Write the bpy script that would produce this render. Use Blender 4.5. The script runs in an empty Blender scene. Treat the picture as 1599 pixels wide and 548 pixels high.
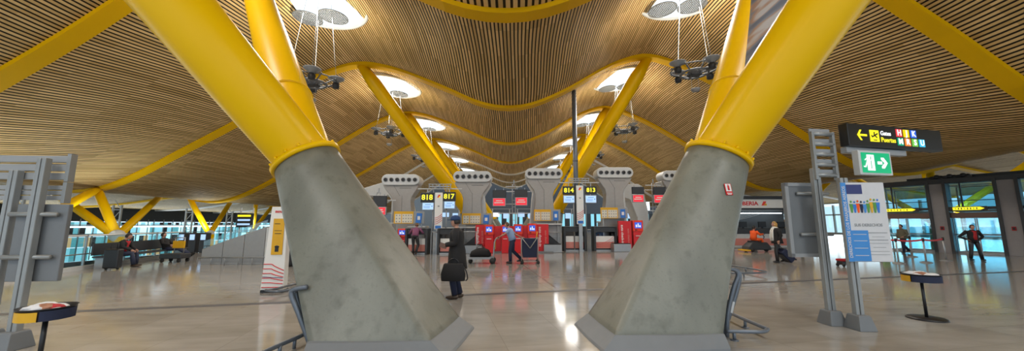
import bpy, bmesh, math, random
from mathutils import Matrix, Vector
random.seed(7)
PI = math.pi
sc = bpy.context.scene
COL = sc.collection
F = 560.0; TH = math.atan(76/F); CT, ST = math.cos(TH), math.sin(TH); H = 1.57

# ------------------------------------------------------------ surveying helpers
def ray(px, py):
    a = (px-800)/F; b = (274-py)/F
    Y = CT-b*ST; Z = ST+b*CT
    return a/Y, Z/Y
def at(px, py, Y):
    r = ray(px, py); return Vector((r[0]*Y, Y, H+r[1]*Y))
def G(px, py):
    r = ray(px, py); Y = -H/r[1]; return Vector((r[0]*Y, Y, 0))
def lerp(a, b, t): return a+(b-a)*t

# ------------------------------------------------------------ materials
def newmat(name):
    m = bpy.data.materials.new(name); m.use_nodes = True
    nt = m.node_tree; b = nt.nodes['Principled BSDF']; return m, nt, b
def mat(name, col, rough=.5, metal=0, spec=.5, var=.08, scale=6, bump=0, coat=0):
    m, nt, b = newmat(name)
    n = nt.nodes; l = nt.links
    tc = n.new('ShaderNodeTexCoord'); no = n.new('ShaderNodeTexNoise'); no.inputs['Scale'].default_value = scale
    no.inputs['Detail'].default_value = 4
    mx = n.new('ShaderNodeMix'); mx.data_type = 'RGBA'
    mx.inputs[6].default_value = (*[c*(1-var) for c in col], 1); mx.inputs[7].default_value = (*[min(1, c*(1+var)) for c in col], 1)
    l.new(tc.outputs['Object'], no.inputs['Vector']); l.new(no.outputs['Fac'], mx.inputs[0]); l.new(mx.outputs[2], b.inputs['Base Color'])
    b.inputs['Roughness'].default_value = rough; b.inputs['Metallic'].default_value = metal
    b.inputs['Specular IOR Level'].default_value = spec; b.inputs['Coat Weight'].default_value = coat
    if bump:
        bp = n.new('ShaderNodeBump'); bp.inputs['Strength'].default_value = bump; bp.inputs['Distance'].default_value = .02
        l.new(no.outputs['Fac'], bp.inputs['Height']); l.new(bp.outputs['Normal'], b.inputs['Normal'])
    return m
def emis(name, col, s, base=None):
    m, nt, b = newmat(name)
    b.inputs['Base Color'].default_value = (*(base or [c*.3 for c in col]), 1)
    b.inputs['Emission Color'].default_value = (*col, 1); b.inputs['Emission Strength'].default_value = s
    b.inputs['Roughness'].default_value = .3
    return m
M = {}
M['yellow'] = mat('yellow_paint', (.80, .47, .0), .33, var=.03, scale=1.5, coat=0, spec=.18)
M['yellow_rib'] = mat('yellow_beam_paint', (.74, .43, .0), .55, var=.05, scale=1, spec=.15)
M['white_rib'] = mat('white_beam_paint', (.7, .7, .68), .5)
M['dark'] = mat('dark_metal', (.03, .032, .036), .45)
M['black'] = mat('black_plastic', (.012, .012, .014), .4)
M['steel'] = mat('grey_steel', (.36, .37, .38), .4, metal=.6)
M['grey'] = mat('grey_paint', (.3, .31, .32), .5)
M['midgrey'] = mat('mid_grey_panel', (.17, .18, .19), .5)
M['railgrey'] = mat('blue_grey_tube', (.14, .16, .19), .35, metal=.3)
M['light'] = mat('light_grey_paint', (.56, .57, .57), .45)
M['taupe'] = mat('warm_grey_metal', (.34, .32, .30), .4, metal=.2)
M['white'] = mat('white_paint', (.78, .78, .76), .4, var=.02)
M['pillar'] = mat('brown_grey_cladding', (.27, .25, .25), .5)
M['brown'] = mat('brown_transom', (.16, .09, .07), .5)
M['red'] = mat('red_panel', (.62, .008, .012), .35, var=.05)
M['orangered'] = mat('orange_red_frame', (.8, .04, .012), .35, var=.04)
M['belt'] = mat('red_belt', (.65, .02, .02), .6)
M['salmon'] = mat('salmon_band', (.6, .22, .18), .5)
M['blue'] = mat('blue_card', (.03, .18, .6), .5)
M['bluestrip'] = mat('pale_blue_strip', (.05, .25, .62), .5)
M['navycard'] = mat('navy_block', (.03, .04, .16), .5)
M['signblack'] = mat('black_sign_face', (.012, .011, .010), .35)
M['ypanel'] = mat('amber_poster', (.7, .38, .01), .5)
M['paper'] = mat('paper', (.62, .62, .64), .7)
M['cream'] = mat('cream_card', (.7, .66, .55), .6)
M['skin'] = mat('skin', (.45, .24, .17), .55)
M['hairdark'] = mat('dark_hair', (.02, .014, .01), .6, var=.3, scale=60)
M['hairblond'] = mat('blond_hair', (.42, .24, .07), .6, var=.35, scale=60)
M['hairbrown'] = mat('brown_hair', (.12, .06, .03), .6, var=.3, scale=60)
M['coat'] = mat('black_wool', (.012, .011, .012), .85, var=.25, scale=40)
M['denim'] = mat('dark_denim', (.02, .028, .06), .8, var=.2, scale=40)
M['navy'] = mat('navy_cloth', (.012, .018, .05), .75, var=.2, scale=30)
M['shirtblue'] = mat('light_blue_cotton', (.25, .36, .58), .8)
M['purple'] = mat('mauve_cotton', (.22, .07, .14), .8)
M['olive'] = mat('olive_cotton', (.13, .12, .08), .8)
M['redcloth'] = mat('red_cotton', (.4, .015, .02), .8)
M['orangecloth'] = mat('orange_workwear', (.85, .10, .01), .7)
M['whitecloth'] = mat('white_knit', (.72, .7, .66), .85, var=.1, scale=60)
M['greencloth'] = mat('green_bag', (.1, .3, .06), .7)
M['bluecap'] = mat('blue_cap', (.02, .05, .14), .8)
M['shoe'] = mat('brown_leather', (.05, .03, .02), .5)
M['rubber'] = mat('rubber', (.02, .02, .02), .7)
M['plastic_bag'] = mat('pale_plastic_wrap', (.66, .66, .66), .3)
M['olivered'] = mat('chestnut_wrap', (.3, .12, .06), .5)
M['e_num'] = emis('lit_yellow_digits', (.95, .85, .03), 1.0)
M['e_yel'] = emis('lit_yellow_sign', (.95, .85, .02), 1.1)
M['e_white'] = emis('lit_white', (.95, .97, 1), 1.0)
M['e_green'] = emis('lit_green', (.0, .42, .17), .95)
M['e_screen'] = emis('lit_pale_blue_screen', (.45, .68, 1), .95)
M['e_blue'] = emis('lit_blue_screen', (.03, .12, .75), .8)
M['e_red'] = emis('lit_red_screen', (.9, .03, .05), .85)
M['e_tile_r'] = emis('lit_red_tile', (.85, .05, .06), .9)
M['e_tile_y'] = emis('lit_amber_tile', (.9, .7, .0), .9)
M['e_tile_b'] = emis('lit_blue_tile', (.03, .15, .8), .9)
M['e_tile_g'] = emis('lit_dark_green_tile', (.0, .4, .2), .8)
M['e_tile_o'] = emis('lit_orange_tile', (.95, .25, .03), .9)
M['e_tile_l'] = emis('lit_light_green_tile', (.2, .65, .08), .8)
M['e_tile_c'] = emis('lit_cyan_tile', (.04, .55, .85), .9)
M['e_strip'] = emis('lit_tube', (.8, .93, 1), 3.0)
M['e_shop'] = emis('lit_shop_window', (.25, .62, .75), 1.1)
M['e_sky'] = emis('daylight_diffuser', (.80, .92, 1), 1.5, base=(.8, .8, .8))

def glassmat(name, col, alpha):
    m, nt, b = newmat(name)
    n = nt.nodes; l = nt.links; out = n['Material Output']
    tr = n.new('ShaderNodeBsdfTransparent'); tr.inputs[0].default_value = (*col, 1)
    gl = n.new('ShaderNodeBsdfGlossy'); gl.inputs['Roughness'].default_value = .03
    ms = n.new('ShaderNodeMixShader'); ms.inputs[0].default_value = alpha
    l.new(tr.outputs[0], ms.inputs[1]); l.new(gl.outputs[0], ms.inputs[2]); l.new(ms.outputs[0], out.inputs['Surface'])
    return m
M['glass'] = glassmat('clear_glass', (.86, .96, .96), .1)
M['glassblue'] = glassmat('blue_tinted_glass', (.62, .86, .93), .12)

def concrete():
    m, nt, b = newmat('board_marked_concrete'); n = nt.nodes; l = nt.links
    tc = n.new('ShaderNodeTexCoord')
    a = n.new('ShaderNodeTexNoise'); a.inputs['Scale'].default_value = 1.6; a.inputs['Detail'].default_value = 7
    c = n.new('ShaderNodeTexNoise'); c.inputs['Scale'].default_value = 28; c.inputs['Detail'].default_value = 5
    mp = n.new('ShaderNodeMapping'); mp.inputs['Scale'].default_value = (1, 1, .35)
    l.new(tc.outputs['Object'], mp.inputs[0]); l.new(mp.outputs[0], a.inputs['Vector']); l.new(tc.outputs['Object'], c.inputs['Vector'])
    r = n.new('ShaderNodeValToRGB')
    r.color_ramp.elements[0].position = .3; r.color_ramp.elements[0].color = (.15, .15, .122, 1)
    r.color_ramp.elements[1].position = .7; r.color_ramp.elements[1].color = (.225, .225, .185, 1)
    l.new(a.outputs['Fac'], r.inputs[0])
    r2 = n.new('ShaderNodeValToRGB')
    r2.color_ramp.elements[0].position = .26; r2.color_ramp.elements[0].color = (.5, .5, .48, 1)
    r2.color_ramp.elements[1].position = .42; r2.color_ramp.elements[1].color = (1, 1, 1, 1)
    l.new(c.outputs['Fac'], r2.inputs[0])
    # worn dark scuffs low down
    s = n.new('ShaderNodeTexNoise'); s.inputs['Scale'].default_value = 4.5; s.inputs['Detail'].default_value = 6
    l.new(tc.outputs['Object'], s.inputs['Vector'])
    r3 = n.new('ShaderNodeValToRGB'); r3.color_ramp.elements[0].position = .55; r3.color_ramp.elements[0].color = (1, 1, 1, 1)
    r3.color_ramp.elements[1].position = .75; r3.color_ramp.elements[1].color = (.6, .59, .56, 1)
    l.new(s.outputs['Fac'], r3.inputs[0])
    m1 = n.new('ShaderNodeMix'); m1.data_type = 'RGBA'; m1.blend_type = 'MULTIPLY'; m1.inputs[0].default_value = .35
    l.new(r.outputs[0], m1.inputs[6]); l.new(r2.outputs[0], m1.inputs[7])
    m2 = n.new('ShaderNodeMix'); m2.data_type = 'RGBA'; m2.blend_type = 'MULTIPLY'; m2.inputs[0].default_value = .8
    l.new(m1.outputs[2], m2.inputs[6]); l.new(r3.outputs[0], m2.inputs[7])
    l.new(m2.outputs[2], b.inputs['Base Color']); b.inputs['Roughness'].default_value = .42
    bp = n.new('ShaderNodeBump'); bp.inputs['Strength'].default_value = .15; bp.inputs['Distance'].default_value = .01
    l.new(c.outputs['Fac'], bp.inputs['Height']); l.new(bp.outputs[0], b.inputs['Normal'])
    return m
M['concrete'] = concrete()

def floormat():
    m, nt, b = newmat('polished_beige_limestone'); n = nt.nodes; l = nt.links
    tc = n.new('ShaderNodeTexCoord')
    mp = n.new('ShaderNodeMapping'); mp.inputs['Rotation'].default_value = (0, 0, -.2); l.new(tc.outputs['Object'], mp.inputs[0])
    br = n.new('ShaderNodeTexBrick'); br.inputs['Scale'].default_value = 1; br.offset = 0
    br.inputs['Mortar Size'].default_value = .004; br.inputs['Brick Width'].default_value = .9; br.inputs['Row Height'].default_value = .6
    br.inputs['Color1'].default_value = (.325, .305, .275, 1); br.inputs['Color2'].default_value = (.375, .355, .325, 1); br.inputs['Mortar'].default_value = (.27, .25, .22, 1)
    l.new(mp.outputs[0], br.inputs['Vector'])
    a = n.new('ShaderNodeTexNoise'); a.inputs['Scale'].default_value = 1.3; a.inputs['Detail'].default_value = 8
    mp2 = n.new('ShaderNodeMapping'); mp2.inputs['Scale'].default_value = (1, 3.2, 1); mp2.inputs['Rotation'].default_value = (0, 0, -.2)
    l.new(tc.outputs['Object'], mp2.inputs[0]); l.new(mp2.outputs[0], a.inputs['Vector'])
    r = n.new('ShaderNodeValToRGB'); r.color_ramp.elements[0].position = .3; r.color_ramp.elements[0].color = (.72, .70, .68, 1)
    r.color_ramp.elements[1].position = .65; r.color_ramp.elements[1].color = (1, 1, 1, 1)
    l.new(a.outputs['Fac'], r.inputs[0])
    m1 = n.new('ShaderNodeMix'); m1.data_type = 'RGBA'; m1.blend_type = 'MULTIPLY'; m1.inputs[0].default_value = .6
    l.new(br.outputs[0], m1.inputs[6]); l.new(r.outputs[0], m1.inputs[7]); l.new(m1.outputs[2], b.inputs['Base Color'])
    rr = n.new('ShaderNodeMapRange'); rr.inputs[3].default_value = .06; rr.inputs[4].default_value = .16
    l.new(a.outputs['Fac'], rr.inputs[0]); l.new(rr.outputs[0], b.inputs['Roughness'])
    b.inputs['Specular IOR Level'].default_value = .85
    return m
M['floor'] = floormat()

def slatmat():
    m, nt, b = newmat('bamboo_slats'); n = nt.nodes; l = nt.links
    uv = n.new('ShaderNodeUVMap'); uv.uv_map = 'UVMap'
    sp = n.new('ShaderNodeSeparateXYZ'); l.new(uv.outputs[0], sp.inputs[0])
    fr = n.new('ShaderNodeMath'); fr.operation = 'FRACT'; l.new(sp.outputs[0], fr.inputs[0])
    lt = n.new('ShaderNodeValToRGB'); e = lt.color_ramp.elements
    lt.color_ramp.interpolation = 'LINEAR'
    e[0].position = 0; e[0].color = (0, 0, 0, 1); e[1].position = .32; e[1].color = (0, 0, 0, 1)
    for p, v in ((.38, 1), (.94, 1), (1.0, 0)):
        x = lt.color_ramp.elements.new(p); x.color = (v, v, v, 1)
    l.new(fr.outputs[0], lt.inputs[0])
    # each slat its own tone
    fl = n.new('ShaderNodeMath'); fl.operation = 'FLOOR'; l.new(sp.outputs[0], fl.inputs[0])
    sy = n.new('ShaderNodeMath'); sy.operation = 'MULTIPLY'; sy.inputs[1].default_value = .4; l.new(sp.outputs[1], sy.inputs[0])
    sf = n.new('ShaderNodeMath'); sf.operation = 'FLOOR'; l.new(sy.outputs[0], sf.inputs[0])
    cb = n.new('ShaderNodeCombineXYZ'); l.new(fl.outputs[0], cb.inputs[0]); l.new(sf.outputs[0], cb.inputs[1])
    wn = n.new('ShaderNodeTexWhiteNoise'); wn.noise_dimensions = '2D'; l.new(cb.outputs[0], wn.inputs['Vector'])
    tone = n.new('ShaderNodeMix'); tone.data_type = 'RGBA'
    tone.inputs[6].default_value = (.54, .355, .135, 1); tone.inputs[7].default_value = (.78, .55, .255, 1)
    l.new(wn.outputs['Value'], tone.inputs[0])
    mx = n.new('ShaderNodeMix'); mx.data_type = 'RGBA'; mx.inputs[6].default_value = (.02, .014, .008, 1)
    l.new(lt.outputs[0], mx.inputs[0]); l.new(tone.outputs[2], mx.inputs[7]); l.new(mx.outputs[2], b.inputs['Base Color'])
    bp = n.new('ShaderNodeBump'); bp.inputs['Strength'].default_value = .5; bp.inputs['Distance'].default_value = .03
    l.new(lt.outputs[0], bp.inputs['Height']); l.new(bp.outputs[0], b.inputs['Normal'])
    b.inputs['Roughness'].default_value = .6; b.inputs['Specular IOR Level'].default_value = .15
    return m
M['slats'] = slatmat()
M['darkstrip'] = mat('dark_joint_strip', (.10, .10, .11), .4)
M['endwall'] = mat('dark_end_wall', (.07, .075, .085), .6)
M['alu'] = mat('brushed_aluminium', (.30, .31, .31), .4, metal=.35)
M['e_teal'] = emis('lit_teal_pane', (.10, .36, .42), 1.0)
M['e_cyan'] = emis('lit_pale_cyan_pane', (.45, .85, .95), 1.7)
M['e_warm'] = emis('lit_warm_pane', (.9, .6, .3), .7)
M['palemetal'] = mat('pale_soffit', (.5, .53, .55), .5)

# ------------------------------------------------------------ mesh builder
class MB:
    def __init__(s): s.v = []; s.f = []; s.mi = []; s.sm = []; s.mats = []; s.T = Matrix.Identity(4); s.cur = 0
    def use(s, k):
        m = M[k]
        if m not in s.mats: s.mats.append(m)
        s.cur = s.mats.index(m); return s
    def add(s, vs, fs, smooth=False):
        o = len(s.v); s.v += [tuple(s.T @ Vector(p)) for p in vs]
        for f in fs: s.f.append([i+o for i in f]); s.mi.append(s.cur); s.sm.append(smooth)
        return s
    def box(s, c, d, rz=0, rx=0, ry=0):
        R = Matrix.Translation(c) @ Matrix.Rotation(rz, 4, 'Z') @ Matrix.Rotation(ry, 4, 'Y') @ Matrix.Rotation(rx, 4, 'X')
        x, y, z = d[0]/2, d[1]/2, d[2]/2
        vs = [R @ Vector((i*x, j*y, k*z)) for i in (-1, 1) for j in (-1, 1) for k in (-1, 1)]
        return s.add(vs, [(0, 1, 3, 2), (4, 6, 7, 5), (0, 4, 5, 1), (2, 3, 7, 6), (0, 2, 6, 4), (1, 5, 7, 3)])
    def prism(s, poly, y0, y1, smooth=False):           # polygon in XZ, extruded along Y
        n = len(poly); vs = [(x, y0, z) for x, z in poly]+[(x, y1, z) for x, z in poly]
        fs = [tuple(range(n-1, -1, -1)), tuple(range(n, 2*n))]+[(i, (i+1) % n, n+(i+1) % n, n+i) for i in range(n)]
        return s.add(vs, fs, smooth)
    def loft(s, rings, cap=True, smooth=True):
        n = len(rings[0]); vs = [p for r in rings for p in r]; fs = []
        for k in range(len(rings)-1):
            for i in range(n): fs.append((k*n+i, k*n+(i+1) % n, (k+1)*n+(i+1) % n, (k+1)*n+i))
        if cap: fs += [tuple(range(n-1, -1, -1)), tuple(range((len(rings)-1)*n, len(rings)*n))]
        return s.add(vs, fs, smooth)
    def tube(s, pts, r, n=10, cap=True, closed=False):
        pts = [Vector(p) for p in pts]; k = len(pts)
        rs = r if isinstance(r, (list, tuple)) else [r]*k
        rings = []; up = None
        for i in range(k):
            if closed: t = pts[(i+1) % k]-pts[i-1]
            else: t = pts[min(i+1, k-1)]-pts[max(i-1, 0)]
            t.normalize()
            if up is None:
                up = Vector((0, 0, 1)) if abs(t.z) < .9 else Vector((1, 0, 0))
            u = (up-t*up.dot(t)).normalized(); w = t.cross(u); up = u
            rings.append([pts[i]+(u*math.cos(2*PI*j/n)+w*math.sin(2*PI*j/n))*rs[i] for j in range(n)])
        if closed: rings.append(rings[0]); cap = False
        return s.loft(rings, cap)
    def lathe(s, prof, c=(0, 0, 0), n=24, sx=1, sy=1):
        rings = [[(c[0]+r*sx*math.cos(2*PI*j/n), c[1]+r*sy*math.sin(2*PI*j/n), c[2]+z) for j in range(n)] for r, z in prof]
        return s.loft(rings)
    def ball(s, c, r, n=14, m=9):
        if not isinstance(r, (list, tuple)): r = (r, r, r)
        rings = []
        for i in range(m+1):
            a = -PI/2+PI*i/m; q = max(math.cos(a), .02)
            rings.append([(c[0]+r[0]*q*math.cos(2*PI*j/n), c[1]+r[1]*q*math.sin(2*PI*j/n), c[2]+r[2]*math.sin(a)) for j in range(n)])
        return s.loft(rings)
    def build(s, name, parent=None, bevel=0, loc=None):
        me = bpy.data.meshes.new(name); me.from_pydata(s.v, [], s.f); me.update()
        for m in s.mats: me.materials.append(m)
        me.polygons.foreach_set('material_index', s.mi); me.polygons.foreach_set('use_smooth', s.sm)
        o = bpy.data.objects.new(name, me); COL.objects.link(o)
        if parent: o.parent = parent
        if loc is not None: o.location = loc
        if bevel:
            b = o.modifiers.new('Bevel', 'BEVEL'); b.width = bevel; b.segments = 2; b.limit_method = 'ANGLE'
        return o
def mb(k): return MB().use(k)
def tag(o, label, cat, group=None):
    o['label'] = label; o['category'] = cat
    if group: o['group'] = group
    return o
def thing(name, label, cat, loc=(0, 0, 0), rz=0, group=None):
    o = bpy.data.objects.new(name, None); o.empty_display_size = .1; COL.objects.link(o)
    o.location = loc; o.rotation_euler = (0, 0, rz); return tag(o, label, cat, group)
def struct(o): o['kind'] = 'structure'; return o
def stadium(w, h, n=10):
    r = h/2; p = []
    for i in range(n+1): a = -PI/2+PI*i/n; p.append((w/2-r+r*math.cos(a), r*math.sin(a)))
    for i in range(n+1): a = PI/2+PI*i/n; p.append((-w/2+r+r*math.cos(a), r*math.sin(a)))
    return p
def text(s_, size, matk, T, parent, name='lettering', align='CENTER', depth=.004, bold=0, sp=1, sx=1):
    cu = bpy.data.curves.new('t', 'FONT'); cu.body = s_; cu.size = size; cu.align_x = align; cu.align_y = 'CENTER'
    cu.extrude = depth; cu.offset = bold; cu.space_character = sp; cu.resolution_u = 3
    ob = bpy.data.objects.new('t', cu); COL.objects.link(ob)
    dg = bpy.context.evaluated_depsgraph_get(); me = bpy.data.meshes.new_from_object(ob.evaluated_get(dg))
    bpy.data.objects.remove(ob); me.materials.clear(); me.materials.append(M[matk])
    me.transform(T @ Matrix.Diagonal((sx, 1, 1, 1)))
    me.name = name
    o = bpy.data.objects.new(name, me); COL.objects.link(o)
    if parent: o.parent = parent
    return o
RX = Matrix.Rotation(PI/2, 4, 'X')        # text plane XY -> XZ, facing -Y
def TT(x, y, z, rz=0, roll=0): return Matrix.Translation((x, y, z)) @ Matrix.Rotation(rz, 4, 'Z') @ RX @ Matrix.Rotation(roll, 4, 'Z')

# ------------------------------------------------------------ roof shape
PR = [(-60, 1.7), (-52, 1.8), (-45, 2.1), (-38, 3.0), (-34, 3.45), (-31, 3.1), (-28, 2.2), (-26, 1.85), (-24.3, 2.05), (-22.6, 2.7), (-20, 4.15), (-16.5, 6.15),
      (-12.7, 8.55), (-10.7, 9.45), (-9.2, 9.75), (-7.4, 9.45), (-5.7, 8.85), (-3.9, 8.1), (-2, 7.25), (-.4, 6.95), (1.2, 7.15), (3.2, 8.0),
      (5.7, 9.45), (7, 10.0), (8.2, 10.25), (9.6, 9.95), (12.3, 8.7), (16, 6.4), (19, 4.3), (21, 3.2), (22.8, 2.85), (24.8, 3.1), (27.5, 3.95),
      (31, 5.0), (36, 5.3), (42, 4.2), (50, 3.0), (60, 3.2)]
def prof(x):
    x = max(-59.9, min(59.9, x))
    for i in range(len(PR)-1):
        if PR[i][0] <= x <= PR[i+1][0]: break
    p0 = PR[max(i-1, 0)]; p1 = PR[i]; p2 = PR[i+1]; p3 = PR[min(i+2, len(PR)-1)]
    h = p2[0]-p1[0]; t = (x-p1[0])/h
    m1 = (p2[1]-p0[1])/max(p2[0]-p0[0], .01); m2 = (p3[1]-p1[1])/max(p3[0]-p1[0], .01)
    return (2*t**3-3*t*t+1)*p1[1]+(t**3-2*t*t+t)*h*m1+(-2*t**3+3*t*t)*p2[1]+(t**3-t*t)*h*m2
RIB = [1.5+9.8*k for k in range(-1, 8)]
def roofz(x, y, bulge=True):
    k = max(0, min(1, (21.2-y)/9.9))*.22
    xe = x+(k*(abs(x)-7)*(1 if x > 0 else -1) if abs(x) > 7 else 0)
    z = prof(xe)+H
    if bulge:
        t = ((y-1.5)/9.8) % 1
        z += .35*math.sin(PI*t)**2*max(0, 1-abs(x)/26)
    return z
def build_roof():
    XS = [-52+.5*i for i in range(205)]; n = len(XS)
    YS = [RIB[0]+9.8*j/12 for j in range(12*8+1)]
    arc = [0]
    for i in range(1, n): arc.append(arc[-1]+math.hypot(XS[i]-XS[i-1], prof(XS[i])-prof(XS[i-1])))
    ic = min(range(n), key=lambda i: abs(XS[i]+.4)); a0 = arc[ic]
    def warp(a, jt, bay):          # the slats fan out across the middle of each bay
        t = jt/12; q = a-a0; k = (.42 if bay == 1 else .22)*t*t*(3-2*t)
        return a0+q*(1-k*math.exp(-(q/7)**2))
    vs = [(x, y, roofz(x, y)+.12) for y in YS for x in XS]
    fs = []; uvs = []
    for j in range(len(YS)-1):
        for i in range(n-1):
            fs.append((j*n+i, (j+1)*n+i, (j+1)*n+i+1, j*n+i+1))
            for (jj, ii) in ((j, i), (j+1, i), (j+1, i+1), (j, i+1)): uvs += [warp(arc[ii], jj-12*(j//12), j//12)/.142, YS[jj]]
    me = bpy.data.meshes.new('ceiling'); me.from_pydata(vs, [], fs)
    ul = me.uv_layers.new(name='UVMap'); ul.data.foreach_set('uv', uvs)
    me.materials.append(M['slats']); me.materials.append(M['palemetal'])
    me.polygons.foreach_set('use_smooth', [True]*len(fs))
    o = bpy.data.objects.new('ceiling', me); COL.objects.link(o); struct(o)
build_roof()
for k, y in enumerate(RIB):
    if k == 0: continue
    X = [-52+.7*i for i in range(147)]
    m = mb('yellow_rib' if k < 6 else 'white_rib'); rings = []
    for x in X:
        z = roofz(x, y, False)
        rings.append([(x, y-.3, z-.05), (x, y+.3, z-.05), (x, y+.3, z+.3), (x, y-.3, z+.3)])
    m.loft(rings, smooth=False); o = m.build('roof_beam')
    kk = k-1
    colr = 'yellow' if k < 6 else 'white'
    LBL = {0: 'yellow wavy roof beam passing overhead behind the near columns', 1: 'broad yellow wavy roof beam at the top edge, closest to the viewer',
           2: 'yellow wavy roof beam meeting the struts beside the second skylights', 3: 'thinner yellow roof beam dipping third down the middle of the ceiling',
           4: 'thin yellow roof beam, fourth from the front', 5: 'white edged roof beam, fifth from the front', 6: 'white edged roof beam, last but one in the distance',
           7: 'farthest white roof beam deep in the hall'}
    tag(o, LBL[kk], 'beam', 'roof beams')

# ------------------------------------------------------------ shell
LINE = lambda y: (-14.5-.33*(max(y, 4)-11.1))
def shell():
    ys = [-12, 4, 11.1, 20, 40, 85]
    vs = [(LINE(y), y, 0) for y in ys]+[(62, y, 0) for y in ys]+[(LINE(y), y, -.35) for y in ys]
    n = len(ys); fs = [(i, n+i, n+i+1, i+1) for i in range(n-1)]+[(i, i+1, 2*n+i+1, 2*n+i) for i in range(n-1)]
    struct(MB().use('floor').add(vs, fs).build('floor'))
    m = mb('darkstrip')
    a = Vector((-14, 5.45, .002)); b = Vector((24, 13.85, .002))
    d = (b-a).normalized(); nrm = Vector((-d.y, d.x, 0))*.10
    m.add([a-nrm, b-nrm, b+nrm, a+nrm], [(0, 1, 2, 3)])
    struct(m.build('trim_1'))
    m = mb('brown'); a = G(872, 452)+Vector((0, 0, .002)); b = G(805, 405)+Vector((0, 0, .002))
    d = (b-a).normalized(); nrm = Vector((-d.y, d.x, 0))*.012
    m.add([a-nrm, b-nrm, b+nrm, a+nrm], [(0, 1, 2, 3)]); struct(m.build('trim_2'))
    # lower level beyond the balustrade
    struct(mb('palemetal').box((-36, 35, -4.1), (50, 110, .2)).build('floor_lower'))
    # left far wall: dark upper band, lit shopfront glazing under it
    w = mb('dark'); w.box((-50, 35, 2.9), (.4, 110, 2.0)); w.box((-50, 35, -3.4), (.4, 110, 1.4)); struct(w.build('wall_left'))
    w = mb('e_shop')
    for i in range(20):
        y0 = -15+i*5
        m = mb('e_shop'); rr = random.Random(i*13+5)
        for q in range(8):
            for z_, h_ in ((-1.9, 1.5), (-.5, 1.1), (.75, 1.2), (1.55, .5)):
                m.use(rr.choice(['e_shop', 'e_shop', 'e_teal', 'e_teal', 'e_cyan', 'dark', 'e_cyan' if z_ > 0 else 'e_warm'])); m.box((-49.9, y0+.3+q*.6, z_), (.15, .56, h_))
        m.use('e_strip').box((-49.6, y0+2.5, 1.25), (.1, 5, .14)); m.use('steel')
        for q in range(4): m.box((-49.8, y0+.3+q*1.4, -.2), (.1, .1, 4.8))
        m.box((-49.8, y0+2.4, .4), (.1, 4.8, .12)); m.use('grey').box((-49.8, y0+2.4, 1.45), (.1, 4.8, .12))
        struct(m.build('window_%d' % (i+1)))
    struct(mb('midgrey').box((-36, 79.5, 2), (50, .4, 12.4)).build('wall_far_left'))
    # end wall
    w = mb('endwall'); w.box((12, 80, 8.3), (100, .4, 9)); w.box((12, 80, .4), (100, .4, .8)); struct(w.build('wall_back'))
    w = mb('e_shop'); w.box((5, 79.9, 2.3), (60, .1, 3)); w.use('dark')
    for i in range(40): w.box((-25+i*1.55, 79.8, 2.3), (.5 if i % 3 else 1.1, .2, 3.1))
    struct(w.build('window_21'))
    # right glazed wall: frames only with clear panes, bright outside
    w = mb('light')
    for i in range(24): w.box((50, -12+4*i, 2), (.25, .18, 5))
    w.box((50, 34, 3.0), (.25, 96, .2)); w.box((50, 34, .15), (.3, 96, .3))
    w.use('glass').box((50, 34, 2), (.03, 96, 4.6)); struct(w.build('window_22'))
shell()

# ------------------------------------------------------------ skylights & hanging lamps
def skylight(x, y, label, r=2.1):
    dz = (roofz(x+.5, y)-roofz(x-.5, y)); z = roofz(x, y)-.12
    t = thing('skylight', label, 'skylight', (x, y, z), 0, 'oval roof skylights'); t.rotation_euler = (0, -math.atan(dz)*.9, 0)
    mb('e_sky').lathe([(.01, .02), (r*.5, .02), (r, 0)], n=40).build('diffuser', t)
    ring = [(r*math.cos(2*PI*i/48), r*math.sin(2*PI*i/48), -.03) for i in range(48)]
    mb('light').tube(ring, .09, 8, closed=True).build('rim', t)
    for sx in (-.85, .45):
        m = mb('midgrey'); c = (sx, .85 if sx < 0 else .65, -.3)
        m.tube([(c[0]+.62*math.cos(2*PI*i/24), c[1]+.62*math.sin(2*PI*i/24), c[2]) for i in range(24)], .035, 6, closed=True)
        for q in range(-6, 7):
            w = math.sqrt(max(.36-(q*.1)**2, 0))
            if w > .05:
                m.box((c[0]+q*.1, c[1], c[2]), (.046, 2*w, .02)); m.box((c[0], c[1]+q*.1, c[2]+.012), (2*w, .046, .02))
        m.tube([(c[0], c[1], c[2]), (c[0], c[1], 0)], .012, 6); m.build('perforated_disc', t)
    return t
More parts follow.
